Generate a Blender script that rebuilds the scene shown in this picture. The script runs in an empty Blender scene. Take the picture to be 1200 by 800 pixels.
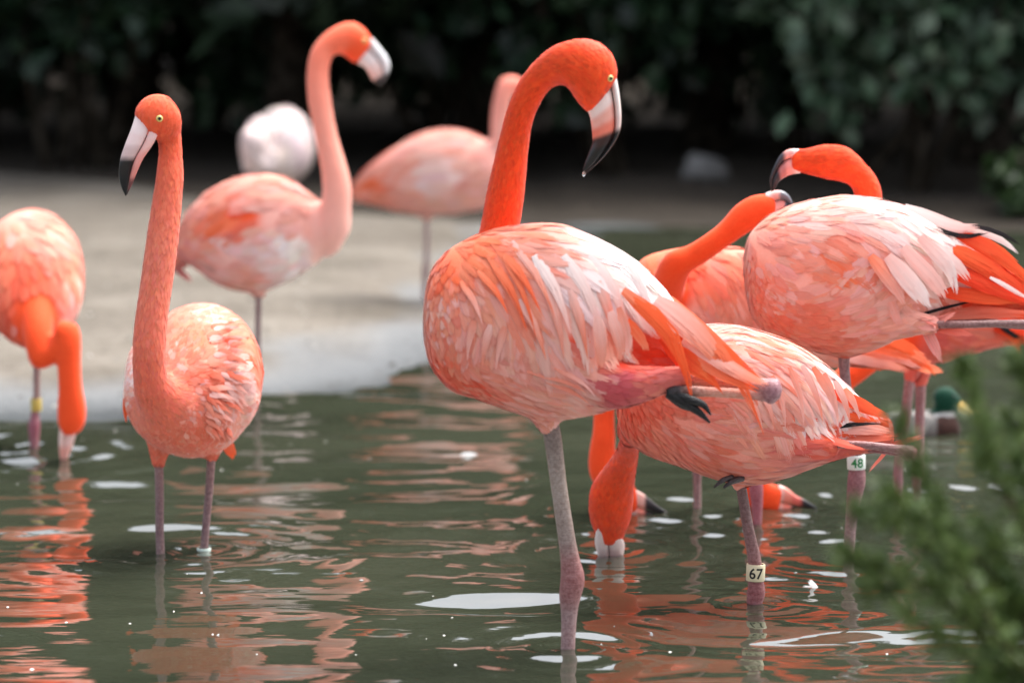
import bpy, bmesh, math, random
import numpy as np
from mathutils import Vector, Matrix
from mathutils.bvhtree import BVHTree
random.seed(7); rng = np.random.default_rng(7)
R = math.radians
S = bpy.context.scene
COL = S.collection

# ------------------------------------------------------------------ camera
F = 4000.0                       # focal length in pixels of a 1200 px wide picture (120 mm on 36 mm)
K_ = F / 6667.0                  # all distances below were measured for a 200 mm lens
H = 1.46                         # camera height above the water
PITCH = math.atan(505 / F)
cd = bpy.data.cameras.new('camera'); cam = bpy.data.objects.new('camera', cd); COL.objects.link(cam)
cd.lens = 120; cd.sensor_width = 36; cd.clip_end = 2000; cd.clip_start = 0.05
cam.location = (0, 0, H); cam.rotation_euler = (math.pi / 2 - PITCH, 0, 0)
cd.dof.use_dof = True; cd.dof.focus_distance = 11.95 * K_; cd.dof.aperture_fstop = 2.3
S.camera = cam
# ------------------------------------------------------------------ sky, sun, exposure
w = bpy.data.worlds.new('World'); S.world = w; w.use_nodes = True
nt = w.node_tree; bg = nt.nodes['Background']
sky = nt.nodes.new('ShaderNodeTexSky'); sky.sky_type = 'NISHITA'; sky.sun_disc = False
SUN_EL, SUN_AZ = R(62), R(48)    # azimuth from +Y (away from the camera) towards +X
sky.sun_elevation = SUN_EL; sky.sun_rotation = SUN_AZ
sky.air_density = 1.0; sky.dust_density = 6.0; sky.ozone_density = 1.0
hs = nt.nodes.new('ShaderNodeHueSaturation'); hs.inputs['Saturation'].default_value = .45   # thin overcast
nt.links.new(sky.outputs[0], hs.inputs['Color']); nt.links.new(hs.outputs[0], bg.inputs[0]); bg.inputs[1].default_value = 0.13
sl = bpy.data.lights.new('sun', 'SUN'); so = bpy.data.objects.new('sun', sl); COL.objects.link(so)
sl.energy = 1.5; sl.angle = R(50); sl.color = (1, .975, .94)
so.rotation_euler = Vector((math.cos(SUN_EL) * math.sin(SUN_AZ), math.cos(SUN_EL) * math.cos(SUN_AZ), math.sin(SUN_EL))).to_track_quat('Z', 'Y').to_euler()
S.view_settings.view_transform = 'Standard'; S.view_settings.look = 'None'
S.view_settings.exposure = 1.62; S.view_settings.gamma = 1; S.view_settings.use_curve_mapping = False
S.render.engine = 'CYCLES'; S.cycles.use_denoising = True
S.cycles.max_bounces = 6; S.cycles.transparent_max_bounces = 32

# ------------------------------------------------------------------ helpers
CAM = np.array([0, 0, H]); FW = np.array([0, math.cos(PITCH), -math.sin(PITCH)])
UP = np.array([0, math.sin(PITCH), math.cos(PITCH)]); RT = np.array([1.0, 0, 0])
def P(px, py, Y):                 # the point of the plane at distance Y that is seen at pixel (px, py)
    d = FW + RT * ((px - 600) / F) + UP * ((400 - py) / F)
    return CAM + d * (Y / d[1])
def proj(p):
    q = p - CAM; z = q @ FW
    return np.stack([600 + F * (q @ RT) / z, 400 - F * (q @ UP) / z], -1)
def lin(c, k=1.0):
    c = np.array(c, float) / 255
    return np.where(c <= .04045, c / 12.92, ((c + .055) / 1.055) ** 2.4) * k
def nrm(v): return v / (np.linalg.norm(v, axis=-1, keepdims=True) + 1e-12)
def crom(a, per):
    a = np.asarray(a, float)
    e = np.vstack([2 * a[0] - a[1], a, 2 * a[-1] - a[-2]]); out = []
    for i in range(len(a) - 1):
        p0, p1, p2, p3 = e[i:i + 4]
        for t in np.arange(per) / per:
            out.append(.5 * (2 * p1 + (p2 - p0) * t + (2 * p0 - 5 * p1 + 4 * p2 - p3) * t * t + (3 * p1 - p0 - 3 * p2 + p3) * t ** 3))
    out.append(a[-1]); return np.array(out)
def rings(C, A, B, seg):
    th = np.linspace(0, 2 * np.pi, seg, endpoint=False)
    V = C[:, None] + A[:, None] * np.cos(th)[None, :, None] + B[:, None] * np.sin(th)[None, :, None]
    n = len(C); f = []
    for i in range(n - 1):
        for j in range(seg):
            k = (j + 1) % seg; f.append((i * seg + j, i * seg + k, (i + 1) * seg + k, (i + 1) * seg + j))
    V = V.reshape(-1, 3); V = np.vstack([V, C[0], C[-1]]); a = n * seg
    for j in range(seg):
        k = (j + 1) % seg; f.append((a, k, j)); f.append((a + 1, (n - 1) * seg + j, (n - 1) * seg + k))
    return V, f
def pair_curve(st, Y, per=5):
    """stations (x1,y1,x2,y2,depth,ratio): two opposite outline pixels, depth offset, sideways ratio -> centres and radius vectors"""
    st = [tuple(s) + (0, 1)[len(s) - 4:] if len(s) < 6 else s for s in st]
    C, A, rt = [], [], []
    for x1, y1, x2, y2, dy, ra in st:
        p, q = P(x1, y1, Y + dy), P(x2, y2, Y + dy); C.append((p + q) / 2); A.append((p - q) / 2); rt.append([ra])
    X = crom(np.hstack([C, A, rt]), per); C, A, rt = X[:, :3], X[:, 3:6], X[:, 6:]
    T = nrm(np.gradient(C, axis=0)); B = nrm(np.cross(T, A)) * np.linalg.norm(A, axis=1, keepdims=True) * rt
    return C, A, B, T
def tube_curve(pts, rad, per=4):
    X = crom(np.hstack([np.asarray(pts, float), np.asarray(rad, float)[:, None]]), per)
    C, r = X[:, :3], np.maximum(X[:, 3:], 1e-4); T = nrm(np.gradient(C, axis=0))
    a = np.cross(T[0], [.31, .92, .2]); a /= np.linalg.norm(a); A = []
    for t in T:
        a = a - t * (a @ t); a /= np.linalg.norm(a); A.append(a)
    A = np.array(A); B = np.cross(T, A); return C, A * r, B * r
def tube(pts, rad, seg=10, per=4):
    return rings(*tube_curve(pts, rad, per), seg)
class Mesh:                       # collects vertices, faces, colours, uvs
    def __init__(s): s.v, s.f, s.c, s.uv, s.n = [], [], [], [], 0
    def add(s, V, Fc, C=None, UV=None):
        V = np.asarray(V, float); s.v.append(V)
        s.f += [tuple(i + s.n for i in q) for q in Fc]; s.n += len(V)
        s.c.append(np.broadcast_to(np.asarray(C if C is not None else (.5, .5, .5), float), V.shape))
        s.uv.append(np.zeros((len(V), 3)) if UV is None else UV); return s
    def build(s, name, mat, parent=None, smooth=True):
        V = np.vstack(s.v)
        me = bpy.data.meshes.new(name)
        o0 = np.array(parent_loc(parent)) if parent is not None else np.zeros(3)
        me.from_pydata((V - o0).tolist(), [], s.f)
        C = np.vstack(s.c); ca = me.color_attributes.new('Col', 'FLOAT_COLOR', 'POINT')
        ca.data.foreach_set('color', np.hstack([C, np.ones((len(C), 1))]).astype(np.float32).ravel())
        uv = np.vstack(s.uv)
        if uv.any():
            at = me.attributes.new('fuv', 'FLOAT_VECTOR', 'POINT')
            at.data.foreach_set('vector', uv.astype(np.float32).ravel())
        if smooth: me.polygons.foreach_set('use_smooth', [True] * len(me.polygons))
        me.materials.append(mat); me.update()
        o = bpy.data.objects.new(name, me); COL.objects.link(o)
        if parent is not None: o.parent = parent
        return o
LOC = {}
def parent_loc(o):
    l = np.zeros(3)
    while o is not None: l += np.array(LOC.get(o.name, (0, 0, 0))); o = o.parent
    return l
def empty(name, loc):
    o = bpy.data.objects.new(name, None); COL.objects.link(o); o.location = loc; LOC[o.name] = tuple(loc); o.empty_display_size = .1
    return o
def tag(o, label=None, cat=None, group=None, kind=None):
    for k, v in (('label', label), ('category', cat), ('group', group), ('kind', kind)):
        if v: o[k] = v
    return o

# ------------------------------------------------------------------ materials
def mat(name, base=(.5, .5, .5), rough=.6, spec=.3):
    m = bpy.data.materials.new(name); m.use_nodes = True; t = m.node_tree; b = t.nodes['Principled BSDF']
    b.inputs['Base Color'].default_value = (*base, 1); b.inputs['Roughness'].default_value = rough
    b.inputs['Specular IOR Level'].default_value = spec
    return m, t, b
def N(t, kind, **kw):
    n = t.nodes.new('ShaderNode' + kind)
    for k, v in kw.items():
        if k in n.inputs.keys(): n.inputs[k].default_value = v
        else: setattr(n, k, v)
    return n
def L(t, a, b): t.links.new(a, b)
def attr_mat(name, rough, spec, nscale, namp, bump=0, streak=False, sheen=0, sss=0, coord='obj', bdist=.002):
    """colour comes from the Col attribute, broken up by noise (streaks along the feather when streak)"""
    m, t, b = mat(name, rough=rough, spec=spec)
    a = N(t, 'Attribute', attribute_name='Col')
    if streak:
        u = N(t, 'Attribute', attribute_name='fuv'); vec = u.outputs['Vector']
        mp = N(t, 'Mapping'); mp.inputs['Scale'].default_value = (1.1, 7, 1); L(t, vec, mp.inputs[0]); vec = mp.outputs[0]
        no = N(t, 'TexNoise', Scale=1.0, Detail=4.0, Roughness=.65)
    else:
        tc = N(t, 'TexCoord'); vec = tc.outputs['Object']; no = N(t, 'TexNoise', Scale=nscale, Detail=5.0, Roughness=.6)
    L(t, vec, no.inputs['Vector'])
    mr = N(t, 'MapRange'); mr.inputs[1].default_value = .3; mr.inputs[2].default_value = .7
    mr.inputs[3].default_value = 1 - namp; mr.inputs[4].default_value = 1 + namp * .6; L(t, no.outputs['Fac'], mr.inputs[0])
    gm = N(t, 'VectorMath', operation='POWER') if False else N(t, 'Gamma'); L(t, a.outputs['Color'], gm.inputs[0])
    inv = N(t, 'Math', operation='DIVIDE'); inv.inputs[0].default_value = 1.0; L(t, mr.outputs[0], inv.inputs[1]); L(t, inv.outputs[0], gm.inputs[1])
    L(t, gm.outputs[0], b.inputs['Base Color'])
    if bump:
        bp = N(t, 'Bump', Strength=bump, Distance=bdist); L(t, no.outputs['Fac'], bp.inputs['Height']); L(t, bp.outputs[0], b.inputs['Normal'])
    b.inputs['Sheen Weight'].default_value = sheen; b.inputs['Sheen Roughness'].default_value = .4
    if sss:
        b.inputs['Subsurface Weight'].default_value = sss; b.inputs['Subsurface Radius'].default_value = (.02, .008, .005); b.inputs['Subsurface Scale'].default_value = .5
    return m
def feather_mat():
    m, t, b = mat('feather_vane', rough=.65, spec=.15); out = t.nodes['Material Output']
    a = N(t, 'Attribute', attribute_name='Col'); u = N(t, 'Attribute', attribute_name='fuv'); sp = N(t, 'SeparateXYZ'); L(t, u.outputs['Vector'], sp.inputs[0])
    mp = N(t, 'Mapping'); mp.inputs['Scale'].default_value = (.9, 9, 0); L(t, u.outputs['Vector'], mp.inputs[0])
    no = N(t, 'TexNoise', Scale=1.0, Detail=5.0, Roughness=.7); L(t, mp.outputs[0], no.inputs['Vector'])
    mr = N(t, 'MapRange'); mr.inputs[1].default_value = .3; mr.inputs[2].default_value = .7; mr.inputs[3].default_value = 1.15; mr.inputs[4].default_value = .9; L(t, no.outputs['Fac'], mr.inputs[0])
    gm = N(t, 'Gamma'); L(t, a.outputs['Color'], gm.inputs[0]); L(t, mr.outputs[0], gm.inputs[1]); L(t, gm.outputs[0], b.inputs['Base Color'])
    bp = N(t, 'Bump', Strength=.25, Distance=.001); L(t, no.outputs['Fac'], bp.inputs['Height']); L(t, bp.outputs[0], b.inputs['Normal'])
    b.inputs['Sheen Weight'].default_value = .2
    tr = N(t, 'BsdfTranslucent'); L(t, gm.outputs[0], tr.inputs[0]); m1 = N(t, 'MixShader'); m1.inputs[0].default_value = .18; L(t, b.outputs[0], m1.inputs[1]); L(t, tr.outputs[0], m1.inputs[2])
    L(t, m1.outputs[0], out.inputs['Surface'])
    return m
M_feather = feather_mat()
M_down = attr_mat('short_plumage', .7, .15, 240, .10, .2, sheen=.15, bdist=.001)
M_leg = attr_mat('leg_skin', .5, .4, 150, .3, .4, bdist=.0012)
def leg_scales(m):
    t = m.node_tree; b = t.nodes['Principled BSDF']; tc = N(t, 'TexCoord'); wv = N(t, 'TexWave', bands_direction='Z'); wv.inputs['Scale'].default_value = 60; wv.inputs['Distortion'].default_value = 7; wv.inputs['Detail Scale'].default_value = 4; L(t, tc.outputs['Object'], wv.inputs['Vector'])
    bp = N(t, 'Bump', Strength=.45, Distance=.001); L(t, wv.outputs['Fac'], bp.inputs['Height']); old = b.inputs['Normal'].links[0].from_socket; L(t, old, bp.inputs['Normal']); L(t, bp.outputs[0], b.inputs['Normal'])
    src = b.inputs['Base Color'].links[0].from_socket; mx = N(t, 'MixRGB', blend_type='MULTIPLY'); mx.inputs[0].default_value = .16; L(t, src, mx.inputs[1]); L(t, wv.outputs['Color'], mx.inputs[2]); L(t, mx.outputs[0], b.inputs['Base Color'])
leg_scales(M_leg)
M_bill = attr_mat('bill_horn', .28, .5, 60, .1, .1, bdist=.0005)
M_eye = attr_mat('eye_gloss', .08, .5, 10, .0)
M_band = attr_mat('band_plastic', .4, .4, 90, .08)
M_leaf = attr_mat('leaf_green', .45, .4, 3, .4)
M_bark = attr_mat('bark', .9, .1, 14, .5, .8, bdist=.02)
M_stone = attr_mat('stone', .85, .2, 20, .3, .5, bdist=.01)

# ------------------------------------------------------------------ terrain, water
shore_px = [(-900, 500), (-200, 500), (0, 491), (150, 487), (300, 476), (420, 456), (500, 430), (560, 392), (590, 345), (615, 305), (660, 274), (760, 267), (900, 268), (1200, 272), (2400, 285)]
shx = [(x - 600) / F * (F * H / (y + 105)) for x, y in shore_px]; shy = [F * H / (y + 105) for x, y in shore_px]
sand_px = [(-900, 195), (0, 195), (137, 213), (233, 228), (420, 249), (600, 245), (760, 245), (850, 258), (1200, 266), (2000, 270)]
sbx = [(x - 600) / F * (F * 1.4 / (y + 105)) for x, y in sand_px]; sby = [F * 1.4 / (y + 105) for x, y in sand_px]
def land_d(x, y):
    ys = np.interp(x, shx, shy); sl = (np.interp(x + .02, shx, shy) - np.interp(x - .02, shx, shy)) / .04
    far = (y - ys) / np.sqrt(1 + np.minimum(sl ** 2, 60)); near = 9.4 * K_ - y; side = np.abs(x) - 14
    return np.maximum(np.maximum(far, near), side)
def ground_z(x, y):
    d = land_d(x, y)
    z = np.where(d > 0, .07 * (1 - np.exp(-np.maximum(d, 0) / 1.2)), -np.minimum(-d * .16, .27))
    z = z + np.where(d > 0, np.minimum(np.maximum(d, 0), 1) * (.012 * np.sin(x * 3.1 + y * 1.7) * np.sin(y * 2.3 - x) + .006 * np.sin(x * 9 + y * 5)), 0)
    return z + np.clip((y - 33 * K_) * .05, 0, 2.5) + np.clip((7 * K_ - y) * .05, 0, .3)
def axis(*segs):
    out = []
    for a, b, n in segs: out += list(np.linspace(a, b, n, endpoint=False))
    return np.array(out + [segs[-1][1]])
def grid(xs, ys, zf):
    X, Y = np.meshgrid(xs, ys); Z = zf(X, Y); V = np.stack([X, Y, Z], -1).reshape(-1, 3)
    i = np.arange(len(ys) - 1)[:, None] * len(xs) + np.arange(len(xs) - 1)[None]
    Q = np.stack([i, i + 1, i + 1 + len(xs), i + len(xs)], -1).reshape(-1, 4); return V, Q
def grid_obj(name, V, Q, m):
    me = bpy.data.meshes.new(name); me.vertices.add(len(V)); me.vertices.foreach_set('co', V.astype(np.float32).ravel())
    me.loops.add(Q.size); me.loops.foreach_set('vertex_index', Q.astype(np.int32).ravel())
    me.polygons.add(len(Q)); me.polygons.foreach_set('loop_start', np.arange(0, Q.size, 4, dtype=np.int32))
    me.polygons.foreach_set('use_smooth', np.ones(len(Q), bool)); me.update(calc_edges=True); me.validate()
    me.materials.append(m); o = bpy.data.objects.new(name, me); COL.objects.link(o); return o
m, t, b = mat('bank_ground', rough=.9, spec=.2)
V, Q = grid(axis((-400, -15, 20), (-15, -4, 40), (-4, 4, 100), (4, 15, 40), (15, 400, 20)), K_ * axis((-60, 8, 20), (8, 15, 40), (15, 31, 160), (31, 45, 40), (45, 600, 24)), ground_z)
ground = tag(grid_obj('ground', V, Q, m), kind='structure')
sa = np.clip((np.interp(V[:, 0], sbx, sby) - V[:, 1]) / .4, 0, 1) * (np.abs(V[:, 0]) < 30)
at = ground.data.attributes.new('sand', 'FLOAT', 'POINT'); at.data.foreach_set('value', sa.astype(np.float32))
tc = N(t, 'TexCoord'); geo = N(t, 'NewGeometry'); sx = N(t, 'SeparateXYZ'); L(t, geo.outputs['Position'], sx.inputs[0])
n1 = N(t, 'TexNoise', Scale=1.6, Detail=6.0, Roughness=.65); L(t, tc.outputs['Object'], n1.inputs['Vector'])
n2 = N(t, 'TexNoise', Scale=22.0, Detail=4.0, Roughness=.7); L(t, tc.outputs['Object'], n2.inputs['Vector'])
def ramp(t, a, stops):
    r = N(t, 'ValToRGB'); e = r.color_ramp.elements
    while len(e) < len(stops): e.new(.5)
    for q, (p, c) in zip(e, stops): q.position = p; q.color = (*c, 1)
    L(t, a, r.inputs[0]); return r.outputs[0]
def mix(t, f, a, b_, mode='MIX'):
    x = N(t, 'MixRGB', blend_type=mode)
    for i, q in enumerate((f, a, b_)):
        if isinstance(q, (int, float)): x.inputs[i].default_value = q
        elif isinstance(q, tuple): x.inputs[i].default_value = (*q, 1)
        else: L(t, q, x.inputs[i])
    return x.outputs[0]
sandc = ramp(t, n1.outputs[0], [(.3, (.108, .094, .077)), (.55, (.172, .153, .129)), (.75, (.225, .205, .177))])
sandc = mix(t, .55, sandc, ramp(t, n2.outputs[0], [(.32, (.45, .42, .38)), (.5, (.8, .78, .75)), (.72, (1, 1, 1))]), 'MULTIPLY')
soil = ramp(t, n2.outputs[0], [(.3, (.022, .017, .013)), (.6, (.05, .04, .03)), (.8, (.08, .065, .05))])
a = N(t, 'Attribute', attribute_name='sand'); msk = N(t, 'Math', operation='ADD'); L(t, a.outputs['Fac'], msk.inputs[0])
mn = N(t, 'Math', operation='MULTIPLY_ADD'); L(t, n1.outputs[0], mn.inputs[0]); mn.inputs[1].default_value = .8; mn.inputs[2].default_value = -.4; L(t, mn.outputs[0], msk.inputs[1])
mskr = ramp(t, msk.outputs[0], [(.35, (0, 0, 0)), (.6, (1, 1, 1))])
wz = N(t, 'MapRange'); wz.inputs[1].default_value = .0; wz.inputs[2].default_value = .034; wz.inputs[3].default_value = 1; wz.inputs[4].default_value = 0
wn = N(t, 'Math', operation='MULTIPLY_ADD'); L(t, n1.outputs[0], wn.inputs[0]); wn.inputs[1].default_value = -.025; L(t, sx.outputs['Z'], wn.inputs[2])
wa = N(t, 'Math', operation='ADD'); L(t, wn.outputs[0], wa.inputs[0]); wa.inputs[1].default_value = .0125; L(t, wa.outputs[0], wz.inputs[0])
wet_skyc = mix(t, n1.outputs[0], (.125, .15, .175), (.165, .20, .23))  # wet sand, with the sky's reflection put into its blue albedo
wd_ = N(t, 'MapRange'); wd_.inputs[1].default_value = .002; wd_.inputs[2].default_value = .02; L(t, wa.outputs[0], wd_.inputs[0])
wet_skyc = mix(t, wd_.outputs[0], (.045, .052, .055), wet_skyc)
sandc = mix(t, wz.outputs[0], sandc, wet_skyc)
L(t, mix(t, mskr, soil, sandc), b.inputs['Base Color'])
rr = N(t, 'MapRange'); rr.inputs[3].default_value = .95; rr.inputs[4].default_value = .5; L(t, wz.outputs[0], rr.inputs[0]); L(t, rr.outputs[0], b.inputs['Roughness'])
bp = N(t, 'Bump', Strength=.5, Distance=.02); L(t, n2.outputs[0], bp.inputs['Height']); L(t, bp.outputs[0], b.inputs['Normal'])

# water: a real rippled sheet
NW = 84
lam = np.exp(np.concatenate([rng.uniform(np.log(.10), np.log(.8), 60), rng.uniform(np.log(.028), np.log(.08), 24)])); th = rng.normal(0, .34, NW) + np.pi / 2
kx, ky = 2 * np.pi / lam * np.cos(th), 2 * np.pi / lam * np.sin(th); ph = rng.uniform(0, 6.28, NW)
amp = .105 / (2 * np.pi / lam) * np.sqrt(2.0 / NW) * np.where(lam < .09, .12, np.where(lam < .15, .7, 1.0))
SRC = []                          # ring ripples round the legs and bills: (x, y, amplitude, wavelength)
def water_z(X, Y):
    # slow patches of calm and ruffled water
    patch = .75 + .45 * np.sin(X * 1.9 + 1.1 * np.sin(Y * .9)) * np.sin(Y * 1.3 + .8 * np.sin(X * 1.4))
    Z = np.zeros_like(X)
    for i in range(NW): Z += amp[i] * np.sin(kx[i] * X + ky[i] * Y + ph[i] + .7 * np.sin(.9 * X - 1.2 * Y + i))
    Z *= patch
    for x, y, a_, l_ in SRC:
        r = np.sqrt((X - x) ** 2 + (Y - y) ** 2); Z += a_ * np.cos(2 * np.pi * r / l_) * np.exp(-r / (2.2 * l_)) * np.minimum(r / l_ * 2, 1)
    return Z
def build_water():
    m, t, b = mat('pond_water', (.030, .036, .020), .03, .5); b.inputs['IOR'].default_value = 2.7
    tc = N(t, 'TexCoord'); n1 = N(t, 'TexNoise', Scale=.5, Detail=3.0); L(t, tc.outputs['Object'], n1.inputs['Vector'])
    L(t, ramp(t, n1.outputs[0], [(.35, (.028, .034, .021)), (.65, (.042, .047, .030))]), b.inputs['Base Color'])
    mp = N(t, 'Mapping'); mp.inputs['Scale'].default_value = (.4, 1.4, 1); L(t, tc.outputs['Object'], mp.inputs[0]); n2 = N(t, 'TexNoise', Scale=16.0, Detail=2.0); L(t, mp.outputs[0], n2.inputs['Vector'])
    bp = N(t, 'Bump', Strength=.14, Distance=.006); L(t, n2.outputs[0], bp.inputs['Height']); L(t, bp.outputs[0], b.inputs['Normal'])
    V, Q = grid(axis((-15, -2.4, 30), (-2.4, 2.4, 420), (2.4, 15, 30)), K_ * axis((8.8, 10.2, 30), (10.2, 16, 620), (16, 20, 260), (20, 27.5, 230), (27.5, 29, 8)), water_z)
    return tag(grid_obj('water', V, Q, m), kind='structure')

# ------------------------------------------------------------------ flamingos
OR, OL, WP, PP = (252, 108, 58), (253, 144, 108), (255, 240, 235), (252, 200, 189)
SA, CO, RO, RS, NK = (248, 155, 130), (245, 116, 86), (240, 70, 34), (222, 100, 102), (252, 86, 40)
BK, GY, PK = (22, 20, 22), (150, 120, 118), (250, 190, 180)
ALB = .93
TB = np.array([0, .15, .5, .8, .93, 1.0]); PB = np.array([.35, .75, 1, .86, .52, .05])
TS = np.array([0, .5, .86, 1.0]); PS = np.array([.55, 1, .72, .08])
STRIP = {}
for _n, _m in ((10, 5), (5, 3), (3, 3)):
    STRIP[(_n, _m)] = [(((i * _m + k) * 2), ((i * _m + k) * 2 + 1), ((i * _m + k + 1) * 2 + 1), ((i * _m + k + 1) * 2)) for i in range(_n) for k in range(_m - 1)]
def blade(Mh, C, Wd, Nn, wid, col, big, col2=None, camber=.07, taper=False, n=None):
    """one feather: a fan of overlapping barb strips along the path C; Wd across, Nn outward"""
    t = TB if len(C) == len(TB) else TS; n = n or (10 if big else 5); m = 5 if n == 10 else 3
    xi = np.linspace(-1, 1, n) + rng.normal(0, .25 / n, n); tk = np.linspace(0, 1, m)
    ln = 1 - (.10 if taper else .26) * xi ** 2 + rng.normal(0, .06 if big else .09, n)
    tq = np.clip(ln[:, None] * tk[None], 0, .9999); A9 = np.hstack([C, Wd, Nn]); ix = np.clip(np.searchsorted(t, tq.ravel(), 'right') - 1, 0, len(t) - 2)
    f = ((tq.ravel() - t[ix]) / (t[ix + 1] - t[ix]))[:, None]; Q = (A9[ix] * (1 - f) + A9[ix + 1] * f).reshape(n, m, 9)
    if taper: pr = np.interp(tk, [0, .25, .6, 1], [.5, 1, .75, .1]); sw = np.interp(tk, [0, .7, 1], [1, .8, .2])
    else: pr = np.interp(tk, [0, .25, .6, 1], [.5, .88, 1, .82]); sw = np.interp(tk, [0, .6, .85, 1], [1, 1, .8, .12])
    hw = wid / (n - 1) * .8 * sw * np.maximum(pr, .3); off_ = xi[:, None] * wid * .43 * pr[None]
    up = (camber * wid * (1 - xi[:, None] ** 2) * pr[None] + rng.normal(0, .012, (n, 1)) * wid * tk[None])[..., None]
    base = Q[..., :3] + Q[..., 6:] * up; V = np.stack([base + Q[..., 3:6] * (off_ - hw)[..., None], base + Q[..., 3:6] * (off_ + hw)[..., None]], 2)
    c = np.asarray(col); c2 = c if col2 is None else np.asarray(col2); cc = (c[None, None] * (1 - tk)[None, :, None] + c2[None, None] * tk[None, :, None]) * (1 + rng.normal(0, .028, (n, 1, 1)))
    cc = np.clip(np.repeat(cc[:, :, None], 2, 2), 0, .95); o2 = rng.uniform(0, 30, 2)
    uv = np.zeros((n, m, 2, 3)); uv[..., 0] = tk[None, :, None] + o2[0]; uv[..., 1] = xi[:, None, None] * .5 + o2[1]
    Mh.add(V.reshape(-1, 3), STRIP[(n, m)], cc.reshape(-1, 3), uv.reshape(-1, 3))
class Field:
    def __init__(s, samples):
        s.xy = np.array([(a[0], a[1]) for a in samples], float); s.s = samples
        an = np.array([R(a[2]) for a in samples]); s.dir = np.stack([np.cos(an), np.sin(an), [a[6] if len(a) > 6 else 0 for a in samples]], -1)
        s.L = np.array([a[3] for a in samples], float); s.W = np.array([a[4] for a in samples], float)
        s.cm = np.array([np.mean([lin(c) for c in a[5]], 0) for a in samples])
    def wts(s, xy):
        d = ((xy[:, None] - s.xy[None]) ** 2).sum(-1); w = 1 / (d + 60) ** 2; return w / w.sum(1, keepdims=True)
def add_tri_sampling(me):
    me.calc_loop_triangles(); T = np.empty(len(me.loop_triangles) * 3, np.int32); me.loop_triangles.foreach_get('vertices', T); T = T.reshape(-1, 3)
    V = np.empty(len(me.vertices) * 3, np.float32); me.vertices.foreach_get('co', V); V = V.reshape(-1, 3).astype(float)
    a = np.cross(V[T[:, 1]] - V[T[:, 0]], V[T[:, 2]] - V[T[:, 0]]); return V, T, np.linalg.norm(a, axis=1) / 2
def remesh(parts, voxel, name):
    Mh = Mesh()
    for V, f in parts: Mh.add(V, f)
    me = bpy.data.meshes.new('tmp'); me.from_pydata(np.vstack(Mh.v).tolist(), [], Mh.f)
    o = bpy.data.objects.new('tmp', me); COL.objects.link(o)
    r = o.modifiers.new('r', 'REMESH'); r.mode = 'VOXEL'; r.voxel_size = voxel
    sm = o.modifiers.new('s', 'SMOOTH'); sm.iterations = 14; sm.factor = .5
    dg = bpy.context.evaluated_depsgraph_get(); out = bpy.data.meshes.new_from_object(o.evaluated_get(dg)); out.name = name
    bpy.data.objects.remove(o); bpy.data.meshes.remove(me); return out
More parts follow.
